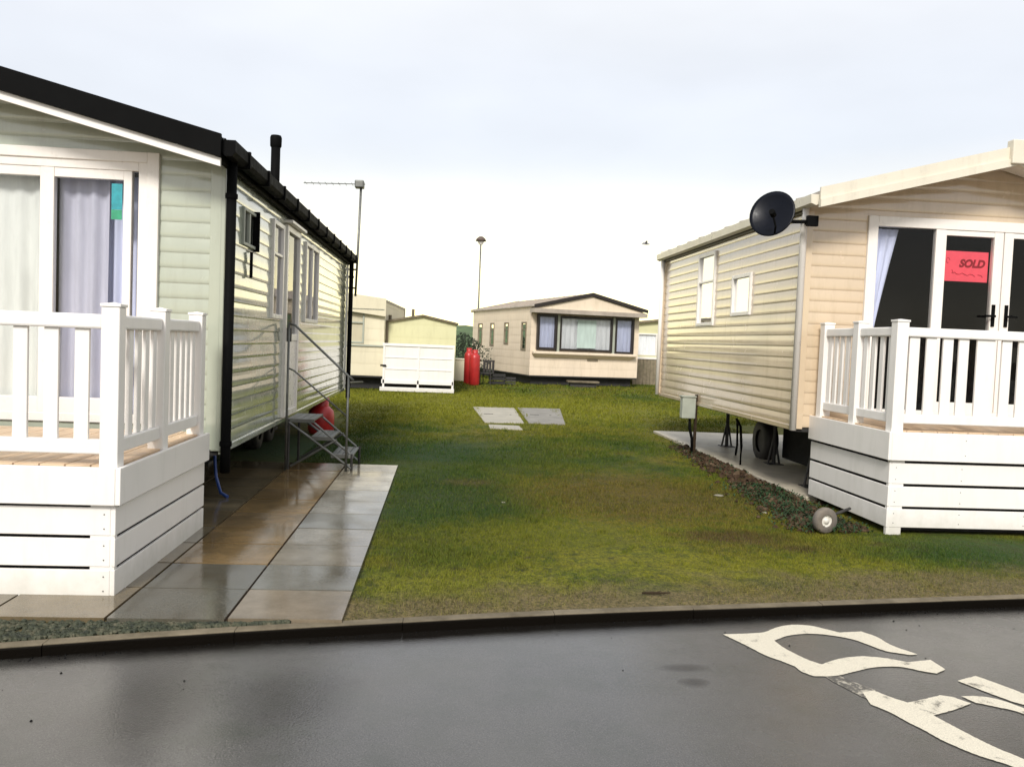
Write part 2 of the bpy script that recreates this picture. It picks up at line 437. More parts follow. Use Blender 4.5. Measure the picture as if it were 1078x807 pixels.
def window(parent, W, u0, u1, z0, z1, fw=.06, mull=(), trans=(), proud=.03, frame='upvc', glass='glass', name='window', label=None, deep=-.05):
    mb = MB()
    wbox(mb, W, u0, u0+fw, deep, proud, z0, z1); wbox(mb, W, u1-fw, u1, deep, proud, z0, z1)
    wbox(mb, W, u0+fw, u1-fw, deep, proud-.002, z1-fw, z1); wbox(mb, W, u0+fw, u1-fw, deep, proud-.002, z0, z0+fw)
    f = mb.build(name, M[frame], parent, bevel=.006, label=label)
    for (c, w) in mull:
        wbox(MB(), W, c-w/2, c+w/2, deep+.004, proud-.006, z0+fw, z1-fw).build('mullion', M[frame], f, bevel=.005)
    for (c, w) in trans:
        wbox(MB(), W, u0+fw, u1-fw, deep+.006, proud-.010, c-w/2, c+w/2).build('transom', M[frame], f, bevel=.005)
    mb = MB(); mb.poly([W(u0+fw, 0, z0+fw), W(u1-fw, 0, z0+fw), W(u1-fw, 0, z1-fw), W(u0+fw, 0, z1-fw)])
    mb.build('pane', M[glass], f, fixn=False)
    return f

def gable_roof(root, w, L, ze, slope, over_f, over_b, over_s, thick, mat, fmat, y_front=0, barge=.16, tiles=False, soffit=None, name='roof'):
    """two slabs meeting at the ridge; eaves at x=+-(w/2+over_s)"""
    xs = w/2+over_s; zr = ze + slope*w/2; zs = ze - slope*over_s
    y0, y1 = -over_f, L+over_b
    mb = MB()
    for sg in (-1, 1):
        if tiles:
            # overlapping courses running up the slope, rolled profile along y
            nc = 9; ny = int((y1-y0)/.165)*4
            base = len(mb.v)
            for c in range(nc):
                for e in (0, 1):
                    t = (c+e)/nc; x = sg*xs*(1-t); z = zs+(zr-zs)*t + thick + (.022 if e == 0 else 0)
                    for j in range(ny+1):
                        y = y0+(y1-y0)*j/ny
                        mb.v.append((x, y, z+.014*math.cos(2*math.pi*j/4)))
            for r in range(2*nc-1):
                for j in range(ny):
                    A = base+r*(ny+1)+j; mb.f.append((A, A+1, A+ny+2, A+ny+1)); mb.tone.append(None)
            mb.prism([(sg*xs, zs), (0, zr), (0, zr+thick-.02), (sg*xs, zs+thick-.02)], y0, y1)
        else:
            mb.prism([(sg*xs, zs), (0, zr), (0, zr+thick), (sg*xs, zs+thick)], y0, y1)
            k = .6
            while y0 + k < y1:
                mb.box(0, 1, y0+k, y0+k+.03, 0, 1, T=lambda a, y, c, sg=sg: (sg*(xs*(1-a)), y, zs+(zr-zs)*a+thick-.004+.022*c)); k += .6
    ro = mb.build(name, mat, root)
    # barge boards at the front and back
    for (ya, yb) in ((y0-.03, y0+.0), (y1, y1+.03)):
        mb = MB()
        for sg in (-1, 1):
            mb.prism([(sg*(xs+.01), zs+thick+.03-barge-.03), (0, zr+thick+.03-barge-.03), (0, zr+thick+.03), (sg*(xs+.01), zs+thick+.03)], ya, yb)
        mb.build('barge_board', fmat, ro)
    return ro, zs, zr, xs

def caravan(name, label, cx, y0, rz, w, L, zb, ze, slope, mats, front_holes=(), left_holes=(), right_holes=(), group=None,
            over=(.35, .1, .06), thick=.05, roofm='tile', bargem='black', barge=.16, tiles=False, pitch=.125, cat='static caravan', depth=.0065):
    root = thing(name, label, cat, (cx, y0, 0), rz, group)
    zr = ze+slope*w/2
    Wf = lambda u, n, z: (-w/2+u, -n, z)
    Wr = lambda u, n, z: (w/2+n, u, z)
    Wl = lambda u, n, z: (-w/2-n, u, z)
    Wb = lambda u, n, z: (-w/2+u, L+n, z)
    ua = lambda z: 0 if z <= ze else (z-ze)/slope
    ub = lambda z: w if z <= ze else w-(z-ze)/slope
    lap_wall(Wf, ua, ub, zb, zr-.001, front_holes, pitch, depth, 'wall', M[mats[0]], root)
    lap_wall(Wb, ua, ub, zb, zr-.001, [], pitch, depth, 'wall', M[mats[0]], root)
    lap_wall(Wr, lambda z: 0, lambda z: L, zb, ze, right_holes, pitch, depth, 'wall', M[mats[1]], root)
    lap_wall(Wl, lambda z: 0, lambda z: L, zb, ze, left_holes, pitch, depth, 'wall', M[mats[1]], root)
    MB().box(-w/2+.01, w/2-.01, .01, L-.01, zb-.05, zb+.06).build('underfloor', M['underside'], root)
    # dim room lining so that windows look into a room, not through the shell
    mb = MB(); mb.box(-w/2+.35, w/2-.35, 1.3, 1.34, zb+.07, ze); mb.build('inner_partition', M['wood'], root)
    ro, zs, zr, xs = gable_roof(root, w, L, ze, slope, over[0], over[1], over[2], thick, M[roofm], M[bargem], barge=barge, tiles=tiles)
    # chassis: two long rails, stands, axle wheels
    for sx in (-w*.28, w*.28):
        MB().box(sx-.03, sx+.03, .3, L-.3, zb-.22, zb-.052).build('chassis_rail', M['chassis'], root)
    return root, Wf, Wr, Wl, zs, zr, xs

def stands(root, pts, zb):
    for (x, y) in pts:
        mb = MB(); mb.box(x-.11, x+.11, y-.11, y+.11, 0.001, .05); mb.tube([(x-.08, y, .05), (x, y, zb*.6)], .015, 6); mb.tube([(x+.08, y, .05), (x, y, zb*.6)], .015, 6)
        mb.tube([(x, y, .04), (x, y, zb-.2)], .03, 8); mb.build('axle_stand', M['chassis'], root)
def axle(root, x, y, r=.28):
    for sg in (-1, 1):
        for yy in (y,):
            mb = MB(); mb.lathe([(r*.55, -.09), (r*.95, -.09), (r, -.05), (r, .05), (r*.95, .09), (r*.55, .09)], (sg*x, yy, r), 20, 'x')
            wh = mb.build('wheel', M['chassis'], root, smooth=True)
            MB().lathe([(.001, -.06), (r*.54, -.06), (r*.54, .06), (.001, .06)], (sg*x, yy, r), 16, 'x').build('rim', M['chassis'], wh)

# ================================================================== SETTING
def struct(o): o['kind'] = 'structure'; return o
# far ground below everything
mb = MB(); mb.poly([(-900, -900, -.13), (900, -900, -.13), (900, 900, -.13), (-900, 900, -.13)]); struct(mb.build('ground', M['lawn']))
KB = [(-9.0, 2.55), (-5.0, 3.55), (-3.2, 4.03), (-2.11, 4.31), (-1.27, 4.53), (-.55, 4.69), (.46, 4.90), (1.4, 5.05), (2.69, 5.24), (3.99, 5.43), (6.5, 5.75), (14, 6.6), (60, 11)]
def kerby(x):
    for (a, b) in zip(KB, KB[1:]):
        if a[0] <= x <= b[0]: return a[1]+(b[1]-a[1])*(x-a[0])/(b[0]-a[0])
    return KB[0][1] if x < KB[0][0] else KB[-1][1]
KX = [KB[0][0]+(.35)*i for i in range(int((60-KB[0][0])/.35))]
# lawn sheet (from kerb to far), gently uneven
mb = MB()
xs_ = [-70, -40, -20, -12] + [-9+.5*i for i in range(0, 49)] + [18, 24, 35, 60]
rows = [.0, .25, .6, 1.2, 2, 3, 4.5, 6, 8, 10.5, 13.5, 17, 21, 26, 32, 40, 60, 110, 300, 850]
for r_ in rows:
    for x in xs_:
        yk = kerby(x)+.10
        y = yk+r_; z = .0 if r_ < .2 or r_ > 50 else .012*math.sin(x*1.7+y*.8)*math.sin(y*1.3-x*.4)
        mb.v.append((x, y, z-.004))
n_ = len(xs_)
for j in range(len(rows)-1):
    for i in range(n_-1):
        A = j*n_+i; mb.f.append((A, A+1, A+n_+1, A+n_)); mb.tone.append(None)
struct(mb.build('lawn', M['lawn'], smooth=True, fixn=False))
# road
mb = MB()
for i in range(len(KX)-1):
    a, b = KX[i], KX[i+1]
    mb.poly([(a, -60, -.055), (b, -60, -.055), (b, kerby(b)+.02, -.055), (a, kerby(a)+.02, -.055)])
mb.poly([(-60, -60, -.055), (-9, -60, -.055), (-9, kerby(-9)+.02, -.055), (-60, -10, -.055)])
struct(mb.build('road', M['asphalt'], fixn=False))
# kerb: edging units 0.9 m long with rounded top edge
mb = MB(); rd = random.Random(3)
x = -9.0
while x < 20:
    L_ = .88; steps = 2
    dz = rd.uniform(-.002, .002); dy = rd.uniform(-.003, .003)
    for k in range(steps):
        a = x+L_*k/steps; b = x+L_*(k+1)/steps
        prof = [(0.0, -.060), (.0, -.010), (.005, .0), (.012, .004), (.082, .004), (.09, .0), (.09, -.06)]
        i = len(mb.v)
        for xx in (a, b):
            for (py, pz) in prof: mb.v.append((xx, kerby(xx)+py+dy, pz+dz if pz > -.05 else pz))
        for q in range(len(prof)-1): mb.f.append((i+q, i+q+len(prof), i+q+1+len(prof), i+q+1)); mb.tone.append(None)
        if k == 0: mb.f.append(tuple(range(i, i+len(prof)))); mb.tone.append(None)
        if k == steps-1: mb.f.append(tuple(range(i+len(prof), i+2*len(prof)))); mb.tone.append(None)
    x += L_+.003
struct(mb.build('kerb_strip', M['kerb'], fixn=False))
# dirt and grit lying in the channel under the kerb
mb = MB(); rd = random.Random(11)
for k in range(320):
    xx = rd.uniform(-4, 7); yy = kerby(xx)-abs(rd.gauss(0, .03 if k % 5 else .35))-.004; s = rd.uniform(.002, .007)
    mb.tube([(xx, yy, -.055), (xx+s*.2, yy, -.055+s*.9)], [s, s*.5], 5)
o = mb.build('kerb_grit', M['black']); tag(o, 'dark grit and dirt lying in the channel under the kerb', 'grit'); o['kind'] = 'stuff'

# road lettering
POLY = {'A': [(1.737, 4.94), (1.994, 4.982), (2.119, 5.073), (2.244, 5.132), (2.362, 5.118), (2.422, 5.067), (2.491, 5.0), (2.645, 5.023), (2.694, 4.923), (2.71, 4.785), (2.788, 4.641), (2.734, 4.632), (2.686, 4.653), (2.62, 4.689), (2.517, 4.876), (2.388, 4.954), (2.275, 4.969), (2.139, 4.93), (2.017, 4.844), (2.026, 4.725), (2.088, 4.542), (2.139, 4.473), (2.281, 4.56), (2.432, 4.602), (2.475, 4.597), (2.559, 4.576), (2.659, 4.517), (2.815, 4.557), (2.818, 4.414), (2.731, 4.355), (2.669, 4.387), (2.581, 4.444), (2.44, 4.44), (2.266, 4.368), (2.189, 4.329), (2.107, 4.305), (2.02, 4.304), (1.977, 4.368), (1.971, 4.435), (1.925, 4.517), (1.876, 4.587), (1.806, 4.773)],
 'B': [(2.184, 4.101), (2.255, 4.122), (2.299, 4.044), (2.354, 3.977), (2.452, 4.016), (2.577, 4.069), (2.632, 4.049), (2.679, 3.972), (2.561, 3.905), (2.402, 3.832), (2.435, 3.704), (2.495, 3.514), (2.554, 3.406), (2.607, 3.292), (2.527, 3.185), (2.479, 3.3), (2.434, 3.369), (2.365, 3.44), (2.292, 3.574), (2.26, 3.685), (2.229, 3.769), (2.202, 3.864), (2.152, 3.955), (2.163, 4.012)],
 'C': [(2.788, 4.258), (2.934, 4.327), (2.992, 4.221), (3.046, 4.095), (3.103, 3.951), (3.021, 3.841), (2.949, 3.96), (2.919, 3.988), (2.844, 4.132)],
 'D': [(2.683, 4.059), (2.786, 4.06), (2.866, 4.013), (2.92, 3.919), (2.981, 3.789), (2.913, 3.698), (2.862, 3.872), (2.78, 3.936), (2.709, 3.981)]}
mb = MB()
rd = random.Random(21)
for i, (k, p) in enumerate(POLY.items()):
    q = []
    n = len(p)
    for j in range(n):
        a, b, c, d = (Vector(p[(j+o_) % n]) for o_ in (-1, 0, 1, 2))
        L_ = (c-b).length; m_ = max(2, int(L_/.012))
        # rounded where the outline bends gently, straight where it turns a corner
        sm = 1 if (b-a).length and (c-b).normalized().dot((b-a).normalized()) > .8 else 0
        se = 1 if (d-c).length and (d-c).normalized().dot((c-b).normalized()) > .8 else 0
        t0 = (c-a)*.5 if sm else (c-b); t1 = (d-b)*.5 if se else (c-b)
        t0 = t0.normalized()*L_; t1 = t1.normalized()*L_
        for g_ in range(m_):
            t_ = g_/m_; h0 = 2*t_**3-3*t_**2+1; h1 = t_**3-2*t_**2+t_; h2 = -2*t_**3+3*t_**2; h3 = t_**3-t_**2
            w_ = b*h0+t0*h1+c*h2+t1*h3
            q.append(((w_.x+rd.gauss(0, .0010))*1.65/1.7, (w_.y+rd.gauss(0, .0010))*1.65/1.7, -.051))
    mb.poly(q)
me_o = mb.build('road_marking', M['paint'], fixn=False)
bm = bmesh.new(); bm.from_mesh(me_o.data); bmesh.ops.triangulate(bm, faces=bm.faces, ngon_method='EAR_CLIP'); bm.to_mesh(me_o.data); bm.free()
struct(me_o)

t = NT('worn_away_paint'); v = t.pos()
wn = t.noise(v, 26, 6, .8)
t.l(t.mix(t.rng(wn, .50, .58, 0, .8), (.07, .066, .058), (.50, .46, .37)), t.b.inputs['Base Color']); t.b.inputs['Roughness'].default_value = .4
mb = MB(); mb.poly([(x, y, -.0525) for x, y in [(2.02, 4.184), (2.104, 4.18), (2.148, 4.095), (2.203, 4.008), (2.099, 3.91), (2.066, 4.0), (2.029, 4.117)]]); struct(mb.build('road_marking', t.m, fixn=False))

# paving slabs on the left plot
mb = MB(); rd = random.Random(5)
ys = [4.70, 5.29, 5.87, 6.44, 7.0, 7.6, 8.2, 8.8, 9.4, 10.0, 10.6]
cols = [-.50-.635*i for i in range(10)]
for ci in range(len(cols)-1):
    x1, x0 = cols[ci], cols[ci+1]
    for j in range(len(ys)-1):
        if ci == 0: y0, y1 = ys[j], ys[j+1]
        else: y0, y1 = ys[j], ys[j+1]
        y0s = y0; 
        if j == 0: y0s = max(4.71, kerby((x0+x1)/2)+.105)
        if ci == 0: t = rd.choice([(.19, .18, .15), (.155, .155, .135), (.21, .185, .14)]) if j < 7 else (.36, .32, .24)
        if ci == 0 and j == 0: t = (.25, .20, .14)
        if ci == 1: t = rd.choice([(.24, .155, .065), (.27, .18, .085), (.19, .12, .05)]) if j > 1 else (.09, .09, .075)
        if ci > 1: t = rd.choice([(.17, .125, .065), (.13, .10, .055), (.16, .13, .08)])
        g = .008; dz = rd.uniform(-.0015, .0015); i = len(mb.v)
        sh = .0
        t = tuple(q*(.95 if j < 5 else 1.15) for q in t)
        mb.box(x0+g, x1-g, y0s+g, y1-g, -.02, .022+dz, tone=t)
o = struct(mb.build('path', M['slab']))
# bedding mortar seen in the joints
mb = MB(); mb.box(-6.2, -.53, 4.75, 10.58, -.03, .006); struct(mb.build('path_bed', M['soil']))
# concrete pad under the right caravan
mb = MB(); mb.box(4.00, 7.6, 9.02, 15.8, -.02, .04); struct(mb.build('concrete_pad', M['padc'], bevel=.01))
# gravel strip in front of left deck
mb = MB(); rd = random.Random(2)
for k in range(4200):
    xx = rd.uniform(-4.0, -.8); yy = rd.uniform(kerby(xx)+.10, max(4.70, kerby(xx)+.11)); s = rd.uniform(.008, .020)
    mb.tube([(xx, yy, .0), (xx+rd.uniform(-.4, .4)*s, yy, s*.7), (xx, yy, s)], [s, s*.8, s*.25], 5)
o = mb.build('gravel', M['gravel'], kind='stuff'); tag(o, 'strip of dark mossy gravel between kerb and paving before the left deck', 'gravel')

# green bank far off
mb = MB(); N = 60
for j in range(9):
    for i in range(N+1):
        x = -60+120*i/N; y = 62+j*3.0
        z = 2.6*math.sin(min(1, j/6)*math.pi/2)*(1+.18*math.sin(x*.35)+.1*math.sin(x*.9+1)) - .02*(x-2)
        mb.v.append((x, y, max(z, -.05) if j else -.1))
for j in range(8):
    for i in range(N):
        A = j*(N+1)+i; mb.f.append((A, A+1, A+N+2, A+N+1)); mb.tone.append(None)
struct(mb.build('hill', M['hill'], smooth=True, fixn=False))

# ---------------------------------------------------------------- grass blades
def grass():
    def band(ya, yb, xa, xb, dens, h, wd):
        n = int(dens*(yb-ya)*(xb-xa)); X = rng.uniform(xa, xb, n); Y = rng.uniform(ya, yb, n)
        yk = np.interp(X, [k[0] for k in KB], [k[1] for k in KB]) + .10
        keep = Y > yk
        keep &= ~((X < -.49+.02*np.sin(Y*9)+.012*np.sin(Y*31)) & (Y < 10.63))            # slabs
        keep &= ~((X > 3.99+.02*np.sin(Y*7)) & (X < 7.6) & (Y > 8.9) & (Y < 15.82))  # pad
        keep &= ~((X > 4.1) & (Y > 7.4) & (Y < 9)); keep &= ~((X < -1.8) & (Y < 16.5))
        for (mx, my, w2, d2) in MH: keep &= ~((abs(X-mx-.02*(Y-my)) < w2/2) & (abs(Y-my) < d2/2))
        # thin near the kerb and in clumps
        cl = np.sin(X*3.1+2*np.sin(Y*1.7))*np.sin(Y*2.7+1.5*np.sin(X*2.3))
        k = (Y-yk)
        keep &= rng.random(n) < np.clip(.30+.75*np.clip(k/1.3, 0, 1)+.25*cl, .08, 1)
        X, Y, cl = X[keep], Y[keep], cl[keep]; n = len(X)
        c2 = np.sin(X*9.7+3*np.sin(Y*5.1))*np.sin(Y*8.3+2.5*np.sin(X*6.1)); tuft = np.clip(c2-.6, 0, 1)*4.0
        H = h*rng.uniform(.35, 1.2, n)*(1+.35*cl+tuft); Wd = wd*rng.uniform(.7, 1.3, n); th = rng.uniform(0, 2*np.pi, n)
        ln = rng.uniform(.2, 1.1, n)*H; la = rng.uniform(0, 2*np.pi, n)
        P = np.empty((n, 3, 3))
        P[:, 0] = np.c_[X-np.cos(th)*Wd, Y-np.sin(th)*Wd, np.full(n, -.006)]
        P[:, 1] = np.c_[X+np.cos(th)*Wd, Y+np.sin(th)*Wd, np.full(n, -.006)]
        P[:, 2] = np.c_[X+np.cos(la)*ln, Y+np.sin(la)*ln, H]
        return P
    Ps = [band(4.2, 8, -.6, 6.5, 7500, .017, .0024), band(8, 12, -1.9, 5, 3600, .022, .0034), band(12, 18, -2, 6, 1500, .028, .0055),
          band(18, 27, -3.5, 8, 520, .04, .010), band(27, 42, -6, 12, 160, .05, .018)]
    P = np.concatenate(Ps); n = len(P); print('blades', n)
    me = bpy.data.meshes.new('grass'); me.vertices.add(3*n); me.vertices.foreach_set('co', P.reshape(-1))
    me.loops.add(3*n); me.loops.foreach_set('vertex_index', np.arange(3*n, dtype=np.int32))
    me.polygons.add(n); me.polygons.foreach_set('loop_start', np.arange(0, 3*n, 3, dtype=np.int32)); me.polygons.foreach_set('loop_total', np.full(n, 3, dtype=np.int32))
    me.update(); a = me.attributes.new('rnd', 'FLOAT', 'FACE'); a.data.foreach_set('value', rng.random(n)); me.materials.append(M['blade'])
    o = bpy.data.objects.new('grass', me); COL.objects.link(o); tag(o, 'short patchy mown grass growing between the two rows of caravans', 'grass'); o['kind'] = 'stuff'
MH = [(1.27, 18.5, .80, 3.5), (2.23, 18.7, .68, 3.5), (1.20, 15.8, .55, .5)]
CV = [[(.86, 16.6), (1.64, 16.7), (1.76, 20.5), (.76, 20.4)], [(1.74, 16.75), (2.47, 16.8), (2.9, 20.7), (1.84, 20.6)], [(.90, 15.5), (1.50, 15.45), (1.49, 16.15), (.91, 16.2)]]
grass()
# inspection covers let into the lawn
for i, (lab, (mx, my, w2, d2), sh) in enumerate(zip(('pale square concrete drain cover in lawn, on the left of the pair', 'grey square concrete drain cover in lawn, on the right of the pair', 'small narrow pale slab lying in lawn just in front of drain covers'), MH, (-.05, .3, 0))):
    t = thing('drain_cover' if i < 2 else 'paving_slab', lab, 'drain cover' if i < 2 else 'slab', (mx, my, 0), 0, 'concrete covers in the lawn')
    mm = M['concrete'] if i != 1 else M['concrete_grey']
    T = lambda x, y, z: (x, y, z)
    q = CV[i]; q = [(x-mx, y-my) for x, y in q]
    f = MB(); f.v = [(x, y, -.02) for x, y in q]+[(x, y, .02) for x, y in q]; f.f = [(3, 2, 1, 0), (4, 5, 6, 7), (0, 1, 5, 4), (1, 2, 6, 5), (2, 3, 7, 6), (3, 0, 4, 7)]; f.tone = [None]*6
    f.build('slab', mm, t, bevel=.008)
    if i < 2:
        for sx in (-1, 1): MB().box(sx*(w2/2-.12)-.06, sx*(w2/2-.2)+.06, -.03, .03, .012, .024, T=T).build('lifting_slot', M['underside'], t)

# soil heap with weeds along the pad
mb = MB(); rd = random.Random(9)
for k in range(2600):
    t = rd.random(); yy = 7.4+(13.6-7.4)*t; cx_ = 3.25+.085*(yy-7.4)+.0
    xx = cx_+rd.gauss(0, .17)+.30+.16*max(0, yy-10)/4; 
    if xx > 3.98 and yy > 8.9: xx = 3.98-rd.random()*.3
    s = abs(rd.gauss(.0, .018))+.008; hh = .03*max(0, 1-abs(xx-cx_-.3)/.7)
    n = 6; c = Vector((xx, yy, hh*rd.random()))
    mb.tube([c+Vector((0, 0, -s*.6)), c+Vector((rd.uniform(-.3, .3)*s, rd.uniform(-.3, .3)*s, 0)), c+Vector((0, 0, s*.7))], [s*.8, s*rd.uniform(.9, 1.3), s*.35], n)
o = mb.build('soil', M['soil'], kind='stuff'); tag(o, 'dark rough soil and clods along the concrete pad by the right caravan', 'soil')
mb = MB()
for k in range(3000):
    yy = rd.uniform(7.3, 9.8) if rd.random() < .8 else rd.uniform(10.6, 14.0); xx = 3.50+.07*(yy-7.4)+rd.gauss(.05, .20)
    if xx > 3.98: continue
    a = rd.random()*6.28; l = rd.uniform(.02, .06); w_ = rd.uniform(.005, .011); z = rd.random()*.05
    dx, dy = math.cos(a), math.sin(a)
    mb.poly([(xx-dy*w_*.3, yy+dx*w_*.3, z), (xx+dx*l*.5-dy*w_, yy+dy*l*.5+dx*w_, z+l*.5), (xx+dx*l, yy+dy*l, z+l*.55), (xx+dx*l*.5+dy*w_, yy+dy*l*.5-dx*w_, z+l*.5)])
mt = basic('weed_leaf', (.012, .042, .008), .7, .5, 9)
o = mb.build('weeds', mt, kind='stuff', fixn=False); tag(o, 'low dark green weeds on the soil beside the right deck', 'weeds')
def pebble(loc, s, lab, flat=.5):
    mb = MB(); mb.lathe([(.001, 0), (s*.8, .0), (s, s*flat*.4), (s*.7, s*flat*.85), (.001, s*flat)], (0, 0, 0), 9)
    v = [(x*(1+.25*math.sin(7*y/s)), y*(.7+.2*math.cos(5*x/s)), z) for x, y, z in mb.v]; mb.v = v
    o = mb.build('stone', M['stone'], smooth=True); o.location = loc; tag(o, lab, 'stone', 'stones on the grass')
pebble((3.08, 9.12, 0), .055, 'pale flat stone on the edge of the soil, halfway along the pad', .35)
pebble((3.25, 8.21, 0), .03, 'small grey stone in the weeds nearer the wheel')
pebble((.65, 8.42, 0), .022, 'small pale stone alone in the middle of the lawn', .5)
mb = MB(); mb.tube([(1.34, 5.38, .012), (1.40, 5.365, .018), (1.46, 5.372, .016), (1.53, 5.39, .014)], [.006, .009, .007, .004], 6); mb.tube([(1.42, 5.37, .018), (1.47, 5.40, .022)], [.005, .002], 5); tag(mb.build('twig', M['wood']), 'short dark twig lying on worn grass near the kerb', 'twig')

# ================================================================== LEFT CARAVAN
wL = 4.3; cxL = -4.0; yL = 7.3; LL = 9.1
fh = [(.3, wL-.60, .80, 2.94)]
rh = [(1.96, 2.56, 1.75, 2.80), (2.72, 3.62, .60, 2.84), (4.10, 5.25, 1.75, 2.80), (.62, 1.25, 2.38, 2.72)]
lc, Wf, Wr, Wl, zs, zr, xs = caravan('static_caravan', 'sage green static caravan with black roof edge and curtained patio doors behind the left deck', cxL, yL, 0, wL, LL, .60, 3.06, .25,
    ('sage', 'sage_side'), fh, [], rh, over=(.38, .12, .06), thick=.05, roofm='tile', bargem='black', barge=.15, tiles=True, group='caravans on the plots')
# patio doors
u0, u1 = fh[0][:2]
f = window(lc, Wf, u0, u1, .80, 2.94, fw=.075, mull=(), proud=.03, name='patio_door')
# outer casing trim
mb = MB(); wbox(mb, Wf, u1-.005, u1+.09, .0, .045, .78, 3.02); wbox(mb, Wf, u0-.09, u1-.005, .0, .043, 2.935, 3.02); wbox(mb, Wf, u0-.09, u0+.005, .0, .044, .78, 2.934)
mb.build('casing', M['upvc'], f, bevel=.006)
xm = wL/2 # local u = X - (cx - w/2) = X+6.15
for X0, X1 in ((-3.30, -3.19),):
    wbox(MB(), Wf, X0+6.15, X1+6.15, -.04, .024, .875, 2.865).build('mullion', M['upvc'], f, bevel=.005)
wbox(MB(), Wf, -4.62+6.15, -4.50+6.15, -.04, .024, .875, 2.865).build('mullion', M['upvc'], f, bevel=.005)
wbox(MB(), Wf, -2.645+6.15, -2.60+6.15+.02, -.04, .022, .875, 2.865).build('sash', M['upvc'], f, bevel=.004)
for a, b in ((-3.19, -2.645), (-4.5, -3.30)):
    wbox(MB(), Wf, a+6.15, b+6.15, -.04, .020, 2.79, 2.865).build('sash', M['upvc'], f, bevel=.004)
    wbox(MB(), Wf, a+6.15, b+6.15, -.04, .020, .875, 1.0).build('sash', M['upvc'], f, bevel=.004)
    wbox(MB(), Wf, a+6.15, b+6.15, -.038, .016, .876, .90).build('door_bar', M['upvc'], f)
wbox(MB(), Wf, -2.73+6.15, -2.66+6.15, -.02, .05, 1.26, 1.42).build('door_handle', M['chassis'], f, bevel=.005)
curtain(lc, Wf, -4.55+6.15, -3.24+6.15, .86, 2.85, -.13, M['voile_grey'], seed=1, folds=9, amp=.022)
curtain(lc, Wf, -3.22+6.15, -2.80+6.15, .86, 2.85, -.13, M['voile'], seed=2, folds=3.2, amp=.03)
curtain(lc, Wf, -2.86+6.15, -2.60+6.15, .86, 2.85, -.19, M['curtain'], seed=3, folds=3, amp=.02)
mb = MB(); wbox(mb, Wf, -2.745+6.15, -2.66+6.15, .003, .006, 2.55, 2.76); mb.build('sticker', M['teal'], f, label='teal sticker at the top corner of the patio door')
mb = MB(); wbox(mb, Wf, -2.745+6.15, -2.66+6.15, .003, .007, 2.47, 2.548); mb.build('sticker', M['green_st'], f, label='green sticker under the teal one')
# white strip below black barge board + flat soffit
mb = MB()
for sg in (-1, 1):
    mb.prism([(sg*xs, zs-.165), (0, zr-.165), (0, zr-.10), (sg*xs, zs-.10)], -.376, -.345)
mb.build('fascia_strip', M['deck_white'], lc)
mb = MB()
for sg in (-1, 1): mb.prism([(sg*xs, zs-.02), (0, zr-.02), (0, zr-.004), (sg*xs, zs-.004)], -.345, -.02)
mb.build('soffit', M['upvc'], lc)
# side gutter (visible side) deep and black, with brackets
for sg in (1, -1):
    mb = MB(); mb.box(sg*(wL/2+.016), sg*(wL/2+.055), -.36, LL+.1, 2.93, 3.10)
    g = mb.build('fascia', M['black'], lc)
    mb = MB(); pr = [(sg*(xs-.0)+sg*.0, 3.09), (sg*(xs+.0), 3.0), (sg*(xs+.03), 2.965), (sg*(xs+.085), 2.965), (sg*(xs+.11), 3.0), (sg*(xs+.11), 3.09)]
    mb.prism(pr, -.36, LL+.1); gg = mb.build('gutter', M['black'], lc)
    if sg == 1:
        for k in range(12):
            y = .1+k*.8; MB().box(xs-.01, xs+.125, y, y+.035, 2.955, 3.10).build('gutter_bracket', M['black'], gg, bevel=.004)
for y in (-.055, LL-.02):
    mb = MB(); mb.tube([(wL/2+.075, y, 2.98), (wL/2+.075, y, .62), (wL/2+.075, y, .42)], .042, 12)
    p = mb.build('downpipe', M['black'], lc, smooth=True)
    for z in (2.7, .66): MB().lathe([(.05, -.02), (.052, 0), (.05, .02)], (wL/2+.075, y, z), 14).build('pipe_clip', M['black'], p)
# corner trims
for (y0, y1) in ((-.02, .06), (LL-.06, LL+.02)):
    MB().box(wL/2-.06, wL/2+.022, y0, y1, .59, 2.95).build('corner_trim', M['upvc' if y0 > 1 else 'sage'], lc, bevel=.006)
MB().box(-.0, 1, -.022, -.002, 0, 1, T=lambda a, y, c: (wL/2-.10+a*.09, y, .6+c*2.45)).build('corner_trim', M['sage'], lc, bevel=.004)
MB().box(wL/2+.0, wL/2+.02, 0, LL, .56, .612).build('base_trim', M['sage_side'], lc, bevel=.004)
# side windows and door
window(lc, Wr, 1.96, 2.56, 1.75, 2.80, fw=.05, trans=((2.45, .03),), glass='glass_side', name='window', proud=.035)
window(lc, Wr, 4.10, 5.25, 1.75, 2.80, fw=.05, mull=((4.68, .04),), glass='glass_side', name='window', proud=.035)
d = window(lc, Wr, 2.72, 3.62, .62, 2.84, fw=.07, trans=((1.55, .08),), glass='glass_side', name='door', proud=.04)
wbox(MB(), Wr, 2.79, 3.55, -.03, .02, .69, 1.51).build('door_panel', M['upvc'], d, bevel=.01)
wbox(MB(), Wr, 2.82, 2.86, .03, .085, 1.5, 1.66).build('door_handle', M['chassis'], d, bevel=.006)
wbox(MB(), Wr, 2.67, 3.67, .0, .10, 2.85, 2.885).build('door_canopy', M['upvc'], d, bevel=.005)
curtain(lc, Wr, 2.0, 2.52, 1.8, 2.76, -.08, M['voile'], seed=5, amp=.01)
curtain(lc, Wr, 4.15, 5.2, 1.8, 2.76, -.08, M['voile'], seed=6, amp=.01)
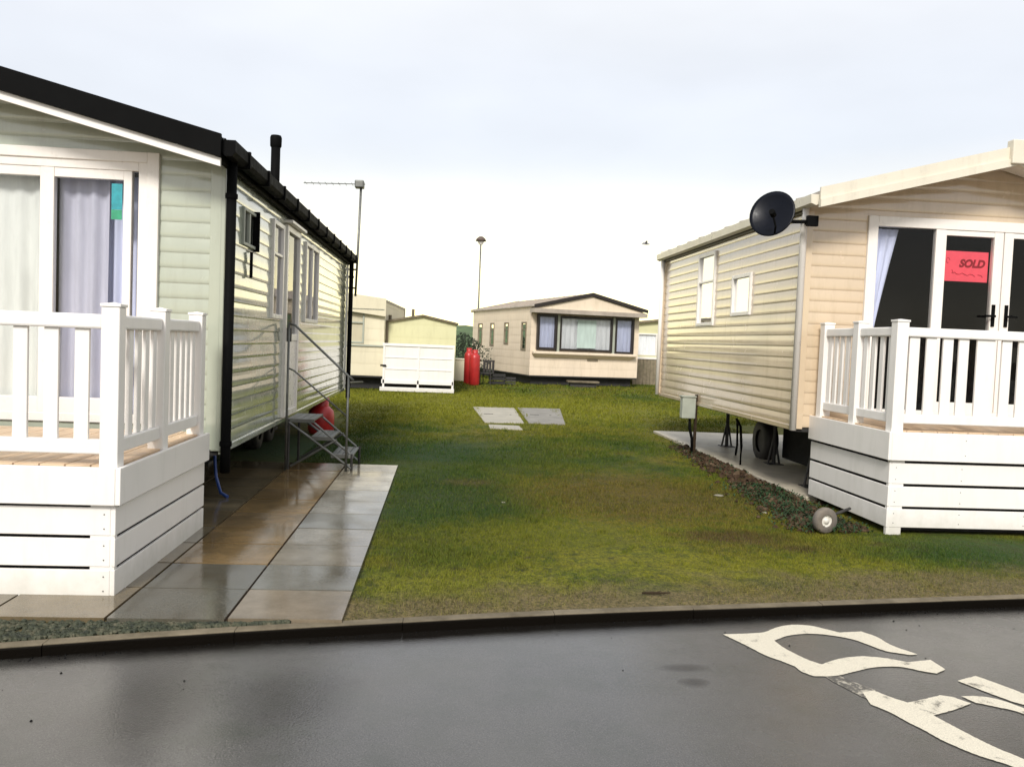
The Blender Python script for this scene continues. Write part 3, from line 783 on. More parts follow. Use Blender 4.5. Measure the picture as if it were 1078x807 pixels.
# vents on the side
v_ = window(lc, Wr, .62, 1.25, 2.38, 2.72, fw=.03, mull=((.88, .04),), glass='glass_side', name='vent_window', proud=.03, frame='box_grey')
wbox(MB(), Wr, 1.10, 1.13, .0, .06, 2.36, 2.74).build('vent_flap', M['black'], v_, bevel=.004)
wbox(MB(), Wr, .90, .93, .02, .045, 2.10, 2.34).build('vent_slot', M['black'], lc, bevel=.004)
# flue
mb = MB(); mb.tube([(1.80, 3.85, 3.05), (1.80, 3.85, 3.93)], .058, 16)
fl = mb.build('flue', M['black'], lc, smooth=True); MB().lathe([(.06, 0), (.072, .02), (.074, .12), (.062, .15), (.001, .155)], (1.80, 3.85, 3.93), 16).build('flue_cap', M['black'], fl, smooth=True)
MB().box(-wL/2+.6, wL/2-.55, .4, LL-.4, .25, .55).build('shade_panel', M['underside'], lc, bevel=.02)  # dark block added so the space under the floor looks shaded
stands(lc, [(1.2, 1.0), (1.2, 3.0), (1.2, 5.0), (1.2, 7.0), (-1.2, 1), (-1.2, 4), (-1.2, 7)], .6); axle(lc, 1.45, 4.6); axle(lc, 1.45, 5.4)

# TV aerial on the far corner
t = thing('tv_aerial', 'thin grey television aerial on a pole at the far corner of the sage caravan', 'aerial', (-1.70, 16.5, 0))
MB().tube([(0, 0, 2.35), (.02, 0, 3.2), (.045, 0, 4.5)], .022, 8).build('pole', M['frame_grey'], t, smooth=True)
mb = MB(); mb.tube([(.12, 0, 4.46), (-1.0, -.15, 4.40)], .009, 6)
b = mb.build('boom', M['frame_grey'], t)
for k in range(8): MB().tube([(-.12-.12*k, -.02*k-.16, 4.445-.006*k), (-.12-.12*k, -.02*k+.16, 4.445-.006*k)], .004, 5).build('element', M['frame_grey'], b)
MB().box(-.07, .10, -.1, .1, 4.38, 4.52).build('reflector', M['frame_grey'], t, bevel=.02)
for z in (2.5, 2.85): MB().box(-.14, .02, -.02, .02, z-.015, z+.015).build('bracket', M['chassis'], t)

# ---------------------------------------------------------------- decks
def deck(name, label, xc, side, y0, y1, x_in, zt, ztop, fascia, skirt_z, posts_x, posts_y, bal_front, bw, post_w=.10, wide=(), group='white decks before the caravans'):
    """xc: visible outer corner X; side=+1 deck extends to -x, -1 deck extends to +x. coordinates absolute."""
    root = thing(name, label, 'deck', (xc, y0, 0), 0, group)
    T = lambda x, y, z: (x-xc, y-y0, z)
    def bx(x0, x1, ya, yb, z0, z1, nm, mat, par=root, bev=.005):
        return MB().box(min(x0, x1), max(x0, x1), ya, yb, z0, z1, T=T).build(nm, mat, par, bevel=bev)
    s = -side  # inward direction along x
    # floor boards
    mb = MB(); n = int(abs(x_in-xc)/.145)
    for k in range(n):
        a = xc+s*(.02+.145*k); b2 = a+s*.138
        mb.box(min(a, b2), max(a, b2), y0+.03, y1, zt-.03, zt, T=T)
    mb.build('floor', M['deck_floor'], root, bevel=.003)
    mb = MB(); mb.box(min(xc+s*.05, x_in), max(xc+s*.05, x_in), y0+.05, y1, zt-.20, zt-.032, T=T); mb.build('joists', M['underside'], root)
    # fascia proud of the skirt
    mb = MB(); mb.box(min(xc, x_in), max(xc, x_in), y0-.03, y0, fascia[0], fascia[1], T=T)
    mb.build('fascia', M['deck_white'], root, bevel=.004)
    mb = MB(); mb.box(xc-.03 if side < 0 else xc, xc if side < 0 else xc+.03, y0-.028, y1, fascia[0]+.001, fascia[1]-.001, T=T)
    mb.build('fascia', M['deck_white'], root, bevel=.004)
    # skirt boards
    mf, msd = MB(), MB()
    for (a, b2) in skirt_z:
        mf.box(min(xc+s*.035, x_in), max(xc+s*.035, x_in), y0+.006, y0+.026, a, b2, T=T)
        msd.box(min(xc+s*.006, xc+s*.026), max(xc+s*.006, xc+s*.026), y0+.006, y1, a, b2, T=T)
    mf.build('skirt', M['deck_white'], root, bevel=.004); msd.build('skirt', M['deck_white'], root, bevel=.004)
    mb = MB(); ca, cb = xc+s*.010, xc+s*.15; mb.box(min(ca, cb), max(ca, cb), y0+.010, y0+.05, .0, fascia[0], T=T)
    mb.build('corner_board', M['deck_white'], root, bevel=.003)
    mb = MB(); xx_ = xc+s*.07
    while abs(xx_-xc) < abs(x_in-xc):
        for (a, b2) in skirt_z+[(fascia[0]+.02, fascia[1]-.02)]:
            yf = (y0-.031) if a >= fascia[0] else (y0+.005)
            for zz in (a+.04, b2-.04):
                i = len(mb.v); c = T(xx_, yf, zz)
                if a < fascia[0] or abs(xx_-xc) > .1: mb.tube([(c[0], c[1]+.001, c[2]), (c[0], c[1]-.0015, c[2])], .0045, 6)
        xx_ += s*.62
    mb.build('screws', M['frame_grey'], root)
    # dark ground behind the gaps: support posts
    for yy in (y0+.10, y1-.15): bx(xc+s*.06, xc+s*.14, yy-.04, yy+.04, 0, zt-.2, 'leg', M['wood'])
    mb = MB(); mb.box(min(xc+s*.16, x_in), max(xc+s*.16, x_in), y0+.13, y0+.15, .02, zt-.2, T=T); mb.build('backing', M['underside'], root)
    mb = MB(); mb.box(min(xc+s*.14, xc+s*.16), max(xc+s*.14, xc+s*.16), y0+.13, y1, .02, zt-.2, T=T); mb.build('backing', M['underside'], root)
    # posts
    hp = post_w/2
    pcs = [(x, y0+hp) for x in posts_x] + [(xc+s*hp, y) for y in posts_y]
    for (px, py) in pcs:
        mb = MB(); mb.box(px-hp, px+hp, py-hp, py+hp, zt-.04, ztop, T=T)
        p = mb.build('post', M['deck_white'], root, bevel=.006)
        mb = MB(); mb.box(px-hp-.006, px+hp+.006, py-hp-.006, py+hp+.006, ztop, ztop+.018, T=T)
        c = T(px, py, ztop+.018); i = len(mb.v); h2 = hp*.95
        mb.v += [(c[0]-h2, c[1]-h2, c[2]), (c[0]+h2, c[1]-h2, c[2]), (c[0]+h2, c[1]+h2, c[2]), (c[0]-h2, c[1]+h2, c[2]), (c[0], c[1], c[2]+.010)]
        for q in range(4): mb.f.append((i+q, i+(q+1) % 4, i+4)); mb.tone.append(None)
        mb.build('post_cap', M['deck_white'], p, bevel=.003)
    # rails
    zr1 = ztop-.045; rh_ = .085
    zb1 = zt+.105
    yc = y0+hp; xr = xc+s*hp
    xa, xb = xc+s*post_w, x_in
    bx(xa, xb, yc-.035, yc+.035, zr1-rh_, zr1, 'handrail', M['deck_white'], bev=.012)
    bx(xa, xb, yc-.03, yc+.03, zb1-.04, zb1+.045, 'bottom_rail', M['deck_white'], bev=.008)
    ylist = sorted(posts_y)
    ya = y0+post_w
    for yb in ylist:
        bx(xr-.035, xr+.035, ya, yb-hp, zr1-rh_, zr1, 'handrail', M['deck_white'], bev=.012)
        bx(xr-.03, xr+.03, ya, yb-hp, zb1-.04, zb1+.045, 'bottom_rail', M['deck_white'], bev=.008)
        k = max(1, round((yb-hp-ya)/.14)); st = (yb-hp-ya)/k
        for q in range(k):
            c = ya+st*(q+.5); bx(xr-.012, xr+.012, c-.035, c+.035, zb1+.045, zr1-rh_, 'baluster', M['deck_white'], bev=.004)
        ya = yb+hp
    for (c, w_) in bal_front:
        bx(c-w_/2, c+w_/2, yc-.012, yc+.012, zb1+.045, zr1-rh_, 'baluster', M['deck_white'], bev=.004)
    return root
Lsk = [(.376, .541), (.192, .357), (.008, .173)]
bL = [(-1.81-.05-.115-.172*k, .072) for k in range(1, 24)]
bL = [(-2.09-.172*k, .082) for k in range(24)]
deck('deck', 'white slatted deck with tan floor, nearest on the left beside the wet paving', -1.865, +1, 5.11, 6.98, -6.6, .785, 1.71, (.56, .780), Lsk,
     [-1.917], [5.98, 6.86], bL, .07, post_w=.105)
Rsk = [(.466, .652), (.260, .441), (.070, .236)]
bR = [(4.225+.158*k, .095) for k in range(3)] + [(4.69, .095), (4.90, .17), (5.10, .095)] + [(5.26+.158*k, .095) for k in range(12)]
deck('deck', 'white slatted deck standing on grass, nearest on the right by the small wheel', 4.03, -1, 7.34, 9.0, 8.4, .945, 1.92, (.68, .935), Rsk,
     [4.085], [8.12, 8.86], bR, .1, post_w=.11)

# ================================================================== RIGHT CARAVAN
wR = 4.05; XR = 3.85; cxR = XR+wR/2; yR = 9.0; LR = 5.9
fh = [(.68, 3.5, .92, 3.12)]
lh = [(3.0, 3.8, 1.95, 3.02), (1.53, 2.24, 2.06, 2.60)]
rc, Wf, Wr, Wl, zs, zr, xs = caravan('static_caravan', 'tan static caravan on the right with white roof edge and pink sign in its door', cxR, yR, 0, wR, LR, .80, 3.24, .26,
    ('tan', 'tan_side'), fh, lh, [], over=(.42, .1, .05), thick=.05, roofm='roof_grey', bargem='cream_trim', barge=.13, group='caravans on the plots')
f = window(rc, Wf, .68, 3.5, .92, 3.12, fw=.11, proud=.035, name='patio_door')
u = lambda X: X-XR
for (a, b) in ((5.30, 5.42), (5.97, 6.075), (6.085, 6.19)):
    wbox(MB(), Wf, u(a), u(b), -.04, .028, 1.03, 3.008).build('mullion', M['upvc'], f, bevel=.006)
for (a, b) in ((5.42, 5.97), (6.19, 6.74)):
    wbox(MB(), Wf, u(a), u(b), -.04, .022, 2.95, 3.008).build('sash', M['upvc'], f, bevel=.004)
    wbox(MB(), Wf, u(a), u(b), -.04, .022, 1.03, 1.13).build('sash', M['upvc'], f, bevel=.004)
wbox(MB(), Wf, u(6.74), u(6.85), -.04, .026, 1.03, 3.008).build('mullion', M['upvc'], f, bevel=.006)
for X in (6.0, 6.15):
    h = wbox(MB(), Wf, u(X)-.02, u(X)+.02, .028, .042, 1.98, 2.22).build('handle_plate', M['black'], f, bevel=.004)
    sgn = -1 if X < 6.05 else 1
    mb = MB(); wbox(mb, Wf, u(X)-.012, u(X)+.012, .042, .075, 2.08, 2.105); wbox(mb, Wf, min(u(X), u(X)+sgn*.11), max(u(X), u(X)+sgn*.11), .065, .082, 2.08, 2.105); mb.build('lever', M['black'], h, bevel=.004)
curtain(rc, Wf, .80, 1.1, 1.4, 3.0, -.10, M['curtain'], folds=3.5, amp=.02, seed=8,
        top=lambda t: (.78, .80+.29*(1-t)**1.2+.0))
mb = MB(); wbox(mb, Wf, .3, wR-.3, -.9, -.88, .9, 3.2); mb.build('room_dark_sheet', M['black'], rc)  # black sheet added to keep the room behind the doors dark
# white deep front fascia, second lip, ridge cap
mb = MB()
for sg in (-1, 1): mb.prism([(sg*(xs+.015), zs-.125), (0, zr-.125), (0, zr-.045), (sg*(xs+.015), zs-.045)], -.475, -.42)
mb.build('fascia_strip', M['cream_trim'], rc)
mb = MB()
for sg in (-1, 1): mb.prism([(sg*xs, zs-.05), (0, zr-.05), (0, zr-.004), (sg*xs, zs-.004)], -.40, -.02)
mb.build('soffit', M['upvc'], rc)
MB().box(-.09, .09, -.51, -.40, zr-.12, zr+.13).build('ridge_cap', M['cream_trim'], rc, bevel=.012)
for sg in (-1, 1):
    mb = MB(); mb.prism([(sg*(xs-.01), 3.24), (sg*(xs-.01), 3.15), (sg*(xs+.03), 3.13), (sg*(xs+.085), 3.15), (sg*(xs+.09), 3.24)], -.40, LR+.1); mb.build('gutter', M['cream_trim'], rc)
MB().box(-wR/2-.04, -wR/2-.016, 0, LR, 3.11, 3.19).build('fascia', M['blackframe'], rc)
mb = MB(); mb.tube([(-wR/2-.07, -.13, 3.14), (-wR/2-.07, -.13, 3.02), (-wR/2-.055, -.06, 2.94), (-wR/2-.055, -.06, .77)], .037, 12); mb.build('downpipe', M['upvc'], rc, smooth=True)
mb = MB(); mb.tube([(-wR/2-.055, LR-.04, 3.14), (-wR/2-.055, LR-.04, .78)], .035, 12); mb.build('downpipe', M['upvc'], rc, smooth=True)
for (y0, y1) in ((-.022, .09), (LR-.05, LR+.02)): MB().box(-wR/2-.022, -wR/2+.07, y0, y1, .78, 3.14).build('corner_trim', M['tan_side'], rc, bevel=.006)
MB().box(-wR/2-.02, -wR/2, .09, LR-.05, .76, .812).build('base_trim', M['tan_side'], rc, bevel=.004)
window(rc, Wl, 3.0, 3.8, 1.95, 3.02, fw=.05, trans=((2.6, .03),), glass='glass_side', proud=.035)
window(rc, Wl, 1.53, 2.24, 2.06, 2.60, fw=.05, glass='glass_side', proud=.035)
curtain(rc, Wl, 3.05, 3.75, 2.0, 2.98, -.07, M['net'], seed=9, amp=.01); curtain(rc, Wl, 1.58, 2.2, 2.1, 2.56, -.07, M['net'], seed=10, amp=.01)
MB().box(-wR/2+1.1, wR/2-.3, .3, 3.0, .08, .75).build('shade_panel', M['underside'], rc, bevel=.02)  # dark block added to deepen the shade below the caravan
stands(rc, [(-1.5, .7), (-1.2, 2.6), (-1.2, 4.6), (1.2, .7), (1.2, 4.6)], .8); axle(rc, 1.1, 3.2, .3)
MB().box(-wR/2+.25, wR/2-.3, .05, .10, .03, .76).build('dark_board', M['underside'], rc)  # added dark board, stands in for the black shade under the floor
# looped drain hose under the caravan
mb = MB(); mb.tube([(-1.75, 2.4, .0), (-1.74, 2.42, .3), (-1.70, 2.6, .55), (-1.62, 3.0, .62), (-1.5, 3.3, .55), (-1.45, 3.4, .2), (-1.45, 3.45, .03)], .018, 8); mb.build('drain_hose', M['black'], rc, smooth=True)

# pink sign
t = thing('sign', 'pink paper sign reading SOLD taped inside the glass door of the tan caravan', 'sign', (5.70, 9.06, 2.63))
MB().box(-.27, .265, -.002, .002, -.165, .165).build('paper', M['pink'], t)
def text_mesh(body, size, loc, rot, mat, name, parent, shear=0, bold=.004):
    cu_ = bpy.data.curves.new(name, 'FONT'); cu_.body = body; cu_.size = size; cu_.align_x = 'CENTER'; cu_.align_y = 'CENTER'; cu_.shear = shear; cu_.offset = bold; cu_.extrude = .0006
    to = bpy.data.objects.new('tmp', cu_); COL.objects.link(to); bpy.context.view_layer.update()
    me = bpy.data.meshes.new_from_object(to.evaluated_get(bpy.context.evaluated_depsgraph_get())); bpy.data.objects.remove(to)
    me.materials.clear(); me.materials.append(mat); me.name = name
    o = bpy.data.objects.new(name, me); COL.objects.link(o); o.parent = parent; o.location = loc; o.rotation_euler = rot
    return o
text_mesh('SOLD', .115, (.075, -.004, .03), (R(90), 0, 0), M['darkred'], 'lettering', t, .25, .006)
mb = MB(); mb.tube([(-.15+.03*k, -.004, -.075+.012*math.sin(k*1.9)-.002*k) for k in range(10)], .004, 5); mb.tube([(-.15, -.004, -.04), (-.13, -.004, -.08)], .004, 5)
mb.tube([(.15, -.004, -.085), (.19, -.004, -.09), (.21, -.004, -.11)], .004, 5)
mb.tube([(-.2+.02*math.cos(a*.7), -.004, .06+.03*math.sin(a*.7)) for a in range(8)], .003, 5)
mb.build('pen_line', M['midred'], t)

# satellite dish
t = thing('satellite_dish', 'dark grey satellite dish on the front corner of the tan caravan', 'satellite dish', (3.80, 8.70, 2.98))
mb = MB(); Nn = 36; rings = 7
ax = Vector((-.62, -.74, .30)).normalized(); a1 = ax.cross(Vector((0, 0, 1))).normalized(); b1 = a1.cross(ax)
cen = Vector((-.45, -.03, .03))
for side_ in (0, 1):
    base = len(mb.v)
    for r_ in range(rings+1):
        rr = r_/rings
        for q in range(Nn):
            th = 2*math.pi*q/Nn; p = cen + a1*(.235*rr*math.cos(th)) + b1*(.25*rr*math.sin(th)) + ax*(.055*rr*rr - .012*side_)
            mb.v.append(tuple(p))
    for r_ in range(rings):
        for q in range(Nn):
            A = base+r_*Nn+q; B = base+r_*Nn+(q+1) % Nn; mb.f.append((A, B, B+Nn, A+Nn)); mb.tone.append(None)
b0 = rings*Nn
for q in range(Nn):
    A = b0+q; B = b0+(q+1) % Nn; o2 = (rings+1)*Nn; mb.f.append((A, B, B+o2, A+o2)); mb.tone.append(None)
mb.build('reflector', M['bluegrey'], t, smooth=True)
mb = MB(); mb.tube([cen-b1*.22-a1*.06+ax*.05, cen-b1*.20-a1*.1+ax*.16, cen-b1*.10-a1*.08+ax*.24], .01, 8); ar = mb.build('feed_arm', M['black'], t)
mb = MB(); mb.tube([cen-b1*.10-a1*.08+ax*.21, cen-b1*.09-a1*.08+ax*.28], .03, 12); mb.build('receiver', M['black'], ar)
mb = MB(); mb.tube([cen-ax*.01, cen-ax*.08, (-.18, .1, 0), (-.02, .05, 0)], .02, 8); mb.build('mount_arm', M['black'], t)
MB().box(-.07, .05, .0, .05, -.05, .06).build('bracket', M['black'], t, bevel=.006)
mb = MB(); mb.tube([(-.02, .05, 0), (-.01, .28, 0)], .016, 8); mb.build('wall_bolt', M['black'], t)

# utility post with box
t = thing('utility_box', 'grey green electric box on a dark post at the edge of the lawn', 'electric box', (3.80, 12.6, 0))
MB().box(.01, .05, -.02, .02, 0, .92).build('post', M['wood'], t, bevel=.004)
MB().box(-.20, .008, -.07, .07, .56, .88).build('box', M['box_grey'], t, bevel=.012)
MB().box(-.215, .012, -.085, .085, .88, .90).build('lid', M['box_grey'], t, bevel=.006)
MB().tube([(-.06, 0, .57), (-.05, 0, .4), (-.01, .0, .25), (0, 0, .0)], .022, 8).build('cable_duct', M['black'], t, smooth=True)
# wheel near the deck
t = thing('jockey_wheel', 'small worn trailer wheel with pale hub lying at foot of the right deck', 'wheel', (3.47, 7.36, .115), R(12))
MB().lathe([(.055, -.035), (.10, -.04), (.115, -.022), (.118, 0), (.115, .022), (.10, .04), (.055, .035), (.055, -.035)], (0, 0, 0), 28, 'y').build('tyre', M['rubber'], t, smooth=True)
mb = MB(); mb.lathe([(.001, -.036), (.022, -.036), (.026, -.02), (.05, -.012), (.056, -.03), (.056, .03), (.001, .03)], (0, 0, 0), 24, 'y'); mb.build('rim', M['wheelrim'], t, smooth=True)
mb = MB(); mb.tube([(0, .03, 0), (.1, .07, .02), (.42, .2, .06)], .014, 8); mb.build('axle', M['chassis'], t)

# door steps
t = thing('door_steps', 'folding grey metal steps with handrail below the door of the sage caravan', 'steps', (-1.80, 10.0, 0))
for i, (x0, x1, z) in enumerate(((.02, .34, .60), (.30, .56, .40), (.54, .80, .20))):
    mb = MB()
    for k in range(4):
        a = x0+(x1-x0)*k/4; mb.box(a+.004, a+(x1-x0)/4-.004, .05, .75, z-.012, z+.012)
    mb.box(x0, x1, .03, .05, z-.03, z+.013); mb.box(x0, x1, .75, .77, z-.03, z+.013)
    mb.build('tread', M['frame_grey'], t, bevel=.003)
for y in (.04, .76):
    mb = MB(); mb.tube([(.04, y, .58), (.78, y, .05)], .016, 8); mb.tube([(.08, y, .06), (.60, y, .38)], .014, 8); mb.tube([(.34, y, .57), (.76, y, .22)], .013, 8); mb.build('side_brace', M['frame_grey'], t)
for (x, y) in ((.05, .04), (.05, .76)):
    MB().tube([(x, y, .0), (x, y, .6)], .016, 8).build('leg', M['chassis'], t)
for (x, y) in ((.78, .04), (.80, .76)):
    MB().tube([(x, y, .0), (x, y, .22)], .016, 8).build('leg', M['chassis'], t)
for x, zt_ in ((.03, 1.72), (.72, 1.13)):
    MB().tube([(x, .0, .0), (x, .0, zt_)], .014, 10).build('handrail_post', M['frame_grey'], t, smooth=True)
MB().tube([(.03, 0, 1.71), (.10, 0, 1.69), (.72, 0, 1.13), (.78, 0, 1.08)], .014, 10).build('handrail', M['frame_grey'], t, smooth=True)
MB().tube([(.03, 0, 1.20), (.10, 0, 1.17), (.72, 0, .66)], .010, 10).build('mid_rail', M['frame_grey'], t, smooth=True)

def gas_bottle(loc, r, h, lab, group, tilt=0):
    t = thing('gas_bottle', lab, 'gas bottle', loc, 0, group); t.rotation_euler = (0, tilt, .3)
    MB().lathe([(.001, .0), (r*.85, .0), (r*.9, .03), (r, .07), (r, h-.18), (r*.93, h-.09), (r*.6, h-.02), (r*.3, h), (.001, h)], (0,0,0), 28).build('body', M['red'], t, smooth=True)
    MB().lathe([(r*.55, h-.04), (r*.58, h+.12), (r*.52, h+.12), (r*.5, h-.03)], (0,0,0), 20).build('collar', M['red'], t, smooth=True)
    mb = MB(); mb.tube([(0, 0, h-.01), (0, 0, h+.08)], .02, 8); mb.tube([(-.05, 0, h+.06), (.05, 0, h+.06)], .014, 8); mb.build('valve', M['chassis'], t)
gas_bottle((-1.93, 14.0, .0), .21, .46, 'red gas bottle tucked under the sage caravan behind the door steps', None)
gas_bottle((1.14, 30.6, 0), .19, 1.15, 'tall red gas bottle at far corner of bay window caravan, the nearer one', 'gas bottles by the bay window caravan')
gas_bottle((.95, 31.3, 0), .17, 1.2, 'tall red gas bottle partly hidden behind the other, further from the camera', 'gas bottles by the bay window caravan')
# blue pipe
mb = MB(); mb.tube([(-2.15, 8.35, .56), (-2.14, 8.34, .34), (-2.12, 8.32, .2), (-2.06, 8.26, .06), (-1.98, 8.2, .035)], .016, 8)
tag(mb.build('water_pipe', M['blue'], smooth=True), 'blue water pipe dropping from under the sage caravan to the paving', 'pipe')

# ================================================================== FAR CARAVANS
fc, Wf, Wr, Wl, zs, zr, xs = caravan('static_caravan', 'beige static caravan with dark framed bay window facing us, in the middle distance', 3.28+2.25*math.cos(R(13)), 32.3+2.25*math.sin(R(13)), R(13), 4.5, 8.5, .37, 2.98, .235,
    ('far_cream', 'far_cream'), [(.25, 4.3, 1.35, 2.68)], [(.5, 1.1, 1.3, 2.4), (2.8, 3.4, 1.5, 2.4), (4.9, 5.5, 1.4, 2.4), (6.8, 7.5, 1.4, 2.4)], [], over=(.55, .1, .08), thick=.05, roofm='roof_tan', bargem='blackframe', barge=.10, pitch=.3, depth=.004, group='caravans on the plots')
# projecting bay: three framed lights
bay = None
def far_win(a, b, z0, z1, cm, skew=0, fr='blackframe', fw=.09):
    Wb = lambda u, n, z: (-2.25+u, -.10-n, z)
    f = window(fc, Wb, a, b, z0, z1, fw=fw, frame=fr, proud=.05, deep=-.11, glass='glass', name='bay_window')
    curtain(fc, Wb, a+fw, b-fw, z0+fw, z1-fw, -.07, M[cm], seed=int(a*10), amp=.012, folds=(b-a)*5)
    return f
far_win(.22, 1.02, 1.36, 2.70, 'curtain'); far_win(3.42, 4.24, 1.30, 2.70, 'curtain'); bw_ = far_win(1.13, 3.32, 1.36, 2.66, 'net', fw=.07)
MB().box(-2.25+1.84, -2.25+2.62, -.14, -.13, 1.47, 2.55).build('curtain', M['greencurtain'], fc)
for uu in (1.075, 3.37): MB().box(-2.25+uu-.045, -2.25+uu+.045, -.16, -.01, 1.3, 2.7).build('bay_post', M['box_grey'], fc)
MB().box(-2.18, 2.1, -.24, -.0, 1.20, 1.30).build('bay_sill', M['far_cream'], fc, bevel=.02)
mb = MB(); mb.box(0, 1, 0, 1, 0, 1, T=lambda a, b_, c: (-2.0+3.9*a+(-.18+.38*a)*c, -.02-.20*c*(1-b_), 1.06+.14*c)); mb.build('bay_apron', M['far_cream'], fc)
for yy in (2.0, 4.6): MB().box(-1.2, -.8, yy, yy+.4, 3.15, 3.30).build('roof_vent', M['roof_grey'], fc, bevel=.03)
MB().box(-2.33, 2.33, -.56, -.02, 2.74, 2.90).build('soffit', M['roof_tan'], fc)
mb = MB(); mb.prism([(-2.3, 2.9), (2.3, 2.9), (0, 3.44)], -.50, -.46); mb.build('gable_panel', M['far_cream'], fc)
MB().box(.1, .55, -.03, -.02, .98, 1.06).build('badge', M['brownpanel'], fc)
for (a, b, z0, z1) in [(.5, 1.1, 1.3, 2.4), (2.8, 3.4, 1.5, 2.4), (4.9, 5.5, 1.4, 2.4), (6.8, 7.5, 1.4, 2.4)]:
    window(fc, Wl, a, b, z0, z1, fw=.07, frame='brownpanel' , proud=.03, glass='glass_side', trans=((z1-.3, .05),))
    curtain(fc, Wl, a+.05, b-.05, z0+.05, z1-.05, -.06, M['net'], seed=int(a*7), amp=.01)
stands(fc, [(-1.5, .6), (0, .6), (1.5, .6), (-1.5, 3), (-1.5, 6), (1.5, 3)], .3); axle(fc, 1.5, 4, .25)
MB().box(-2.1, 2.1, .25, .28, .02, .33).build('dark_board', M['underside'], fc)
MB().box(-2.05, -2.0, .3, 8.2, .02, .33).build('dark_board', M['underside'], fc)
# doorstep slab under the bay window
o = MB().box(-.7, .5, -.25, .2, 0, .07).build('door_step', M['kerb'], bevel=.01); o.location = (5.4, 32.0, .17); tag(o, 'low flat grey step below the bay window caravan', 'step')
mb2 = MB().box(-.6, .4, -.15, .15, -.17, 0); mb2.build('block', M['chassis'], o)
# things by the corner of the bay caravan: dark crates / leftover plant pots
rd = random.Random(4)
for i, (x, y, s, h, lab, mt_) in enumerate(((1.63, 31.4, .2, .78, 'dark garden chair by the bay window caravan, next to the red bottles', 'chassis'), (2.02, 31.6, .3, .42, 'low black crate beside the bay window caravan, second from the bottles', 'underside'), (2.5, 31.7, .22, .30, 'small dark crate beside the bay window caravan, furthest from the bottles', 'chassis'))):
    if i == 0:
        t = thing('garden_chair', lab, 'chair', (x, y, 0), R(-20))
        MB().box(-.22, .22, -.2, .2, .40, .43).build('seat', M['chassis'], t, bevel=.01)
        mb = MB()
        for k in range(4): mb.box(-.20+.11*k, -.13+.11*k, .19, .22, .46, .86)
        mb.box(-.22, .22, .185, .225, .84, .90); mb.build('backrest', M['chassis'], t)
        for lx in (-.2, .2):
            for ly in (-.18, .2): MB().tube([(lx, ly, 0), (lx, ly, .41 if ly < 0 else .86)], .018, 6).build('leg', M['chassis'], t)
    else:
        t = thing('crate', lab, 'crate', (x, y, 0), 0, 'crates by the bay window caravan')
        mb = MB()
        for k in range(3): mb.box(-s, s, -s*.7, -s*.7+.02, .03+k*h/3, k*h/3+h/3-.02); mb.box(-s, s, s*.7-.02, s*.7, .03+k*h/3, k*h/3+h/3-.02); mb.box(-s, -s+.02, -s*.7+.02, s*.7-.02, .03+k*h/3, k*h/3+h/3-.02); mb.box(s-.02, s, -s*.7+.02, s*.7-.02, .03+k*h/3, k*h/3+h/3-.02)
        mb.box(-s+.02, s-.02, -s*.7+.02, s*.7-.02, .02, .04); mb.build('slats', M[mt_], t)
# street lamp
t = thing('street_lamp', 'tall thin street lamp with dark domed head behind the bay window caravan', 'street lamp', (1.70, 43.5, 0))
MB().tube([(0, 0, 0), (0, 0, 3), (-.0, 0, 6.45)], [.07, .05, .035], 10).build('pole', M['frame_grey'], t, smooth=True)
MB().lathe([(.001, 6.86), (.10, 6.84), (.22, 6.74), (.27, 6.62), (.22, 6.62), (.001, 6.66)], (0,0,0), 20).build('lamp_head', M['roof_brown'], t, smooth=True)
MB().lathe([(.09, 6.45), (.17, 6.6), (.001, 6.62)], (0,0,0), 16).build('lamp_glass', M['upvc'], t, smooth=True)

# left far caravan (ivory, flat roof)
fl_, Wf, Wr, Wl, zs, zr, xs = caravan('static_caravan', 'ivory caravan with shallow roof, half hidden behind the black downpipe of the sage caravan', -3.38, 26, R(-2), 3.2, 7.0, .42, 2.66, .11,
    ('far_white', 'far_white'), [(.0+.35, 1.1, 1.38, 2.3), (1.55, 2.6, 1.38, 2.32)], [], [], over=(.12, .05, .03), thick=.05, roofm='roof_grey', bargem='far_white', barge=.50, pitch=.35, depth=.004, group='caravans on the plots')
for (a, b) in ((.35, 1.1), (1.55, 2.6)):
    window(fl_, Wf, a, b, 1.38, 2.32, fw=.05, frame='box_grey', proud=.03, trans=((2.0, .04),), glass='glass'); wbox(MB(), Wf, a+.05, b-.05, -.05, -.04, 1.43, 2.27).build('blind', M['far_white'], fl_)
MB().box(-1.6, 1.6, -.05, -.01, 1.30, 1.345).build('trim_rail', M['box_grey'], fl_)
MB().box(-1.6, 1.6, -.15, -.005, 2.385, 2.42).build('trim_rail', M['box_grey'], fl_)
axle(fl_, 1.2, 3, .26); stands(fl_, [(-1.2, .5), (0, .5), (1.2, .5)], .42)
MB().box(-1.5, 1.5, .3, .33, .02, .4).build('dark_board', M['underside'], fl_)
# small tow frame lying under the ivory caravan
mb = MB(); mb.tube([(-.6, 0, .22), (0, -.7, .2), (.6, 0, .22)], .03, 8); mb.tube([(0, -.7, .2), (0, -1.0, .24)], .03, 8); o = mb.build('tow_hitch', M['frame_grey'], fl_); o.location = (.4, 0, 0)

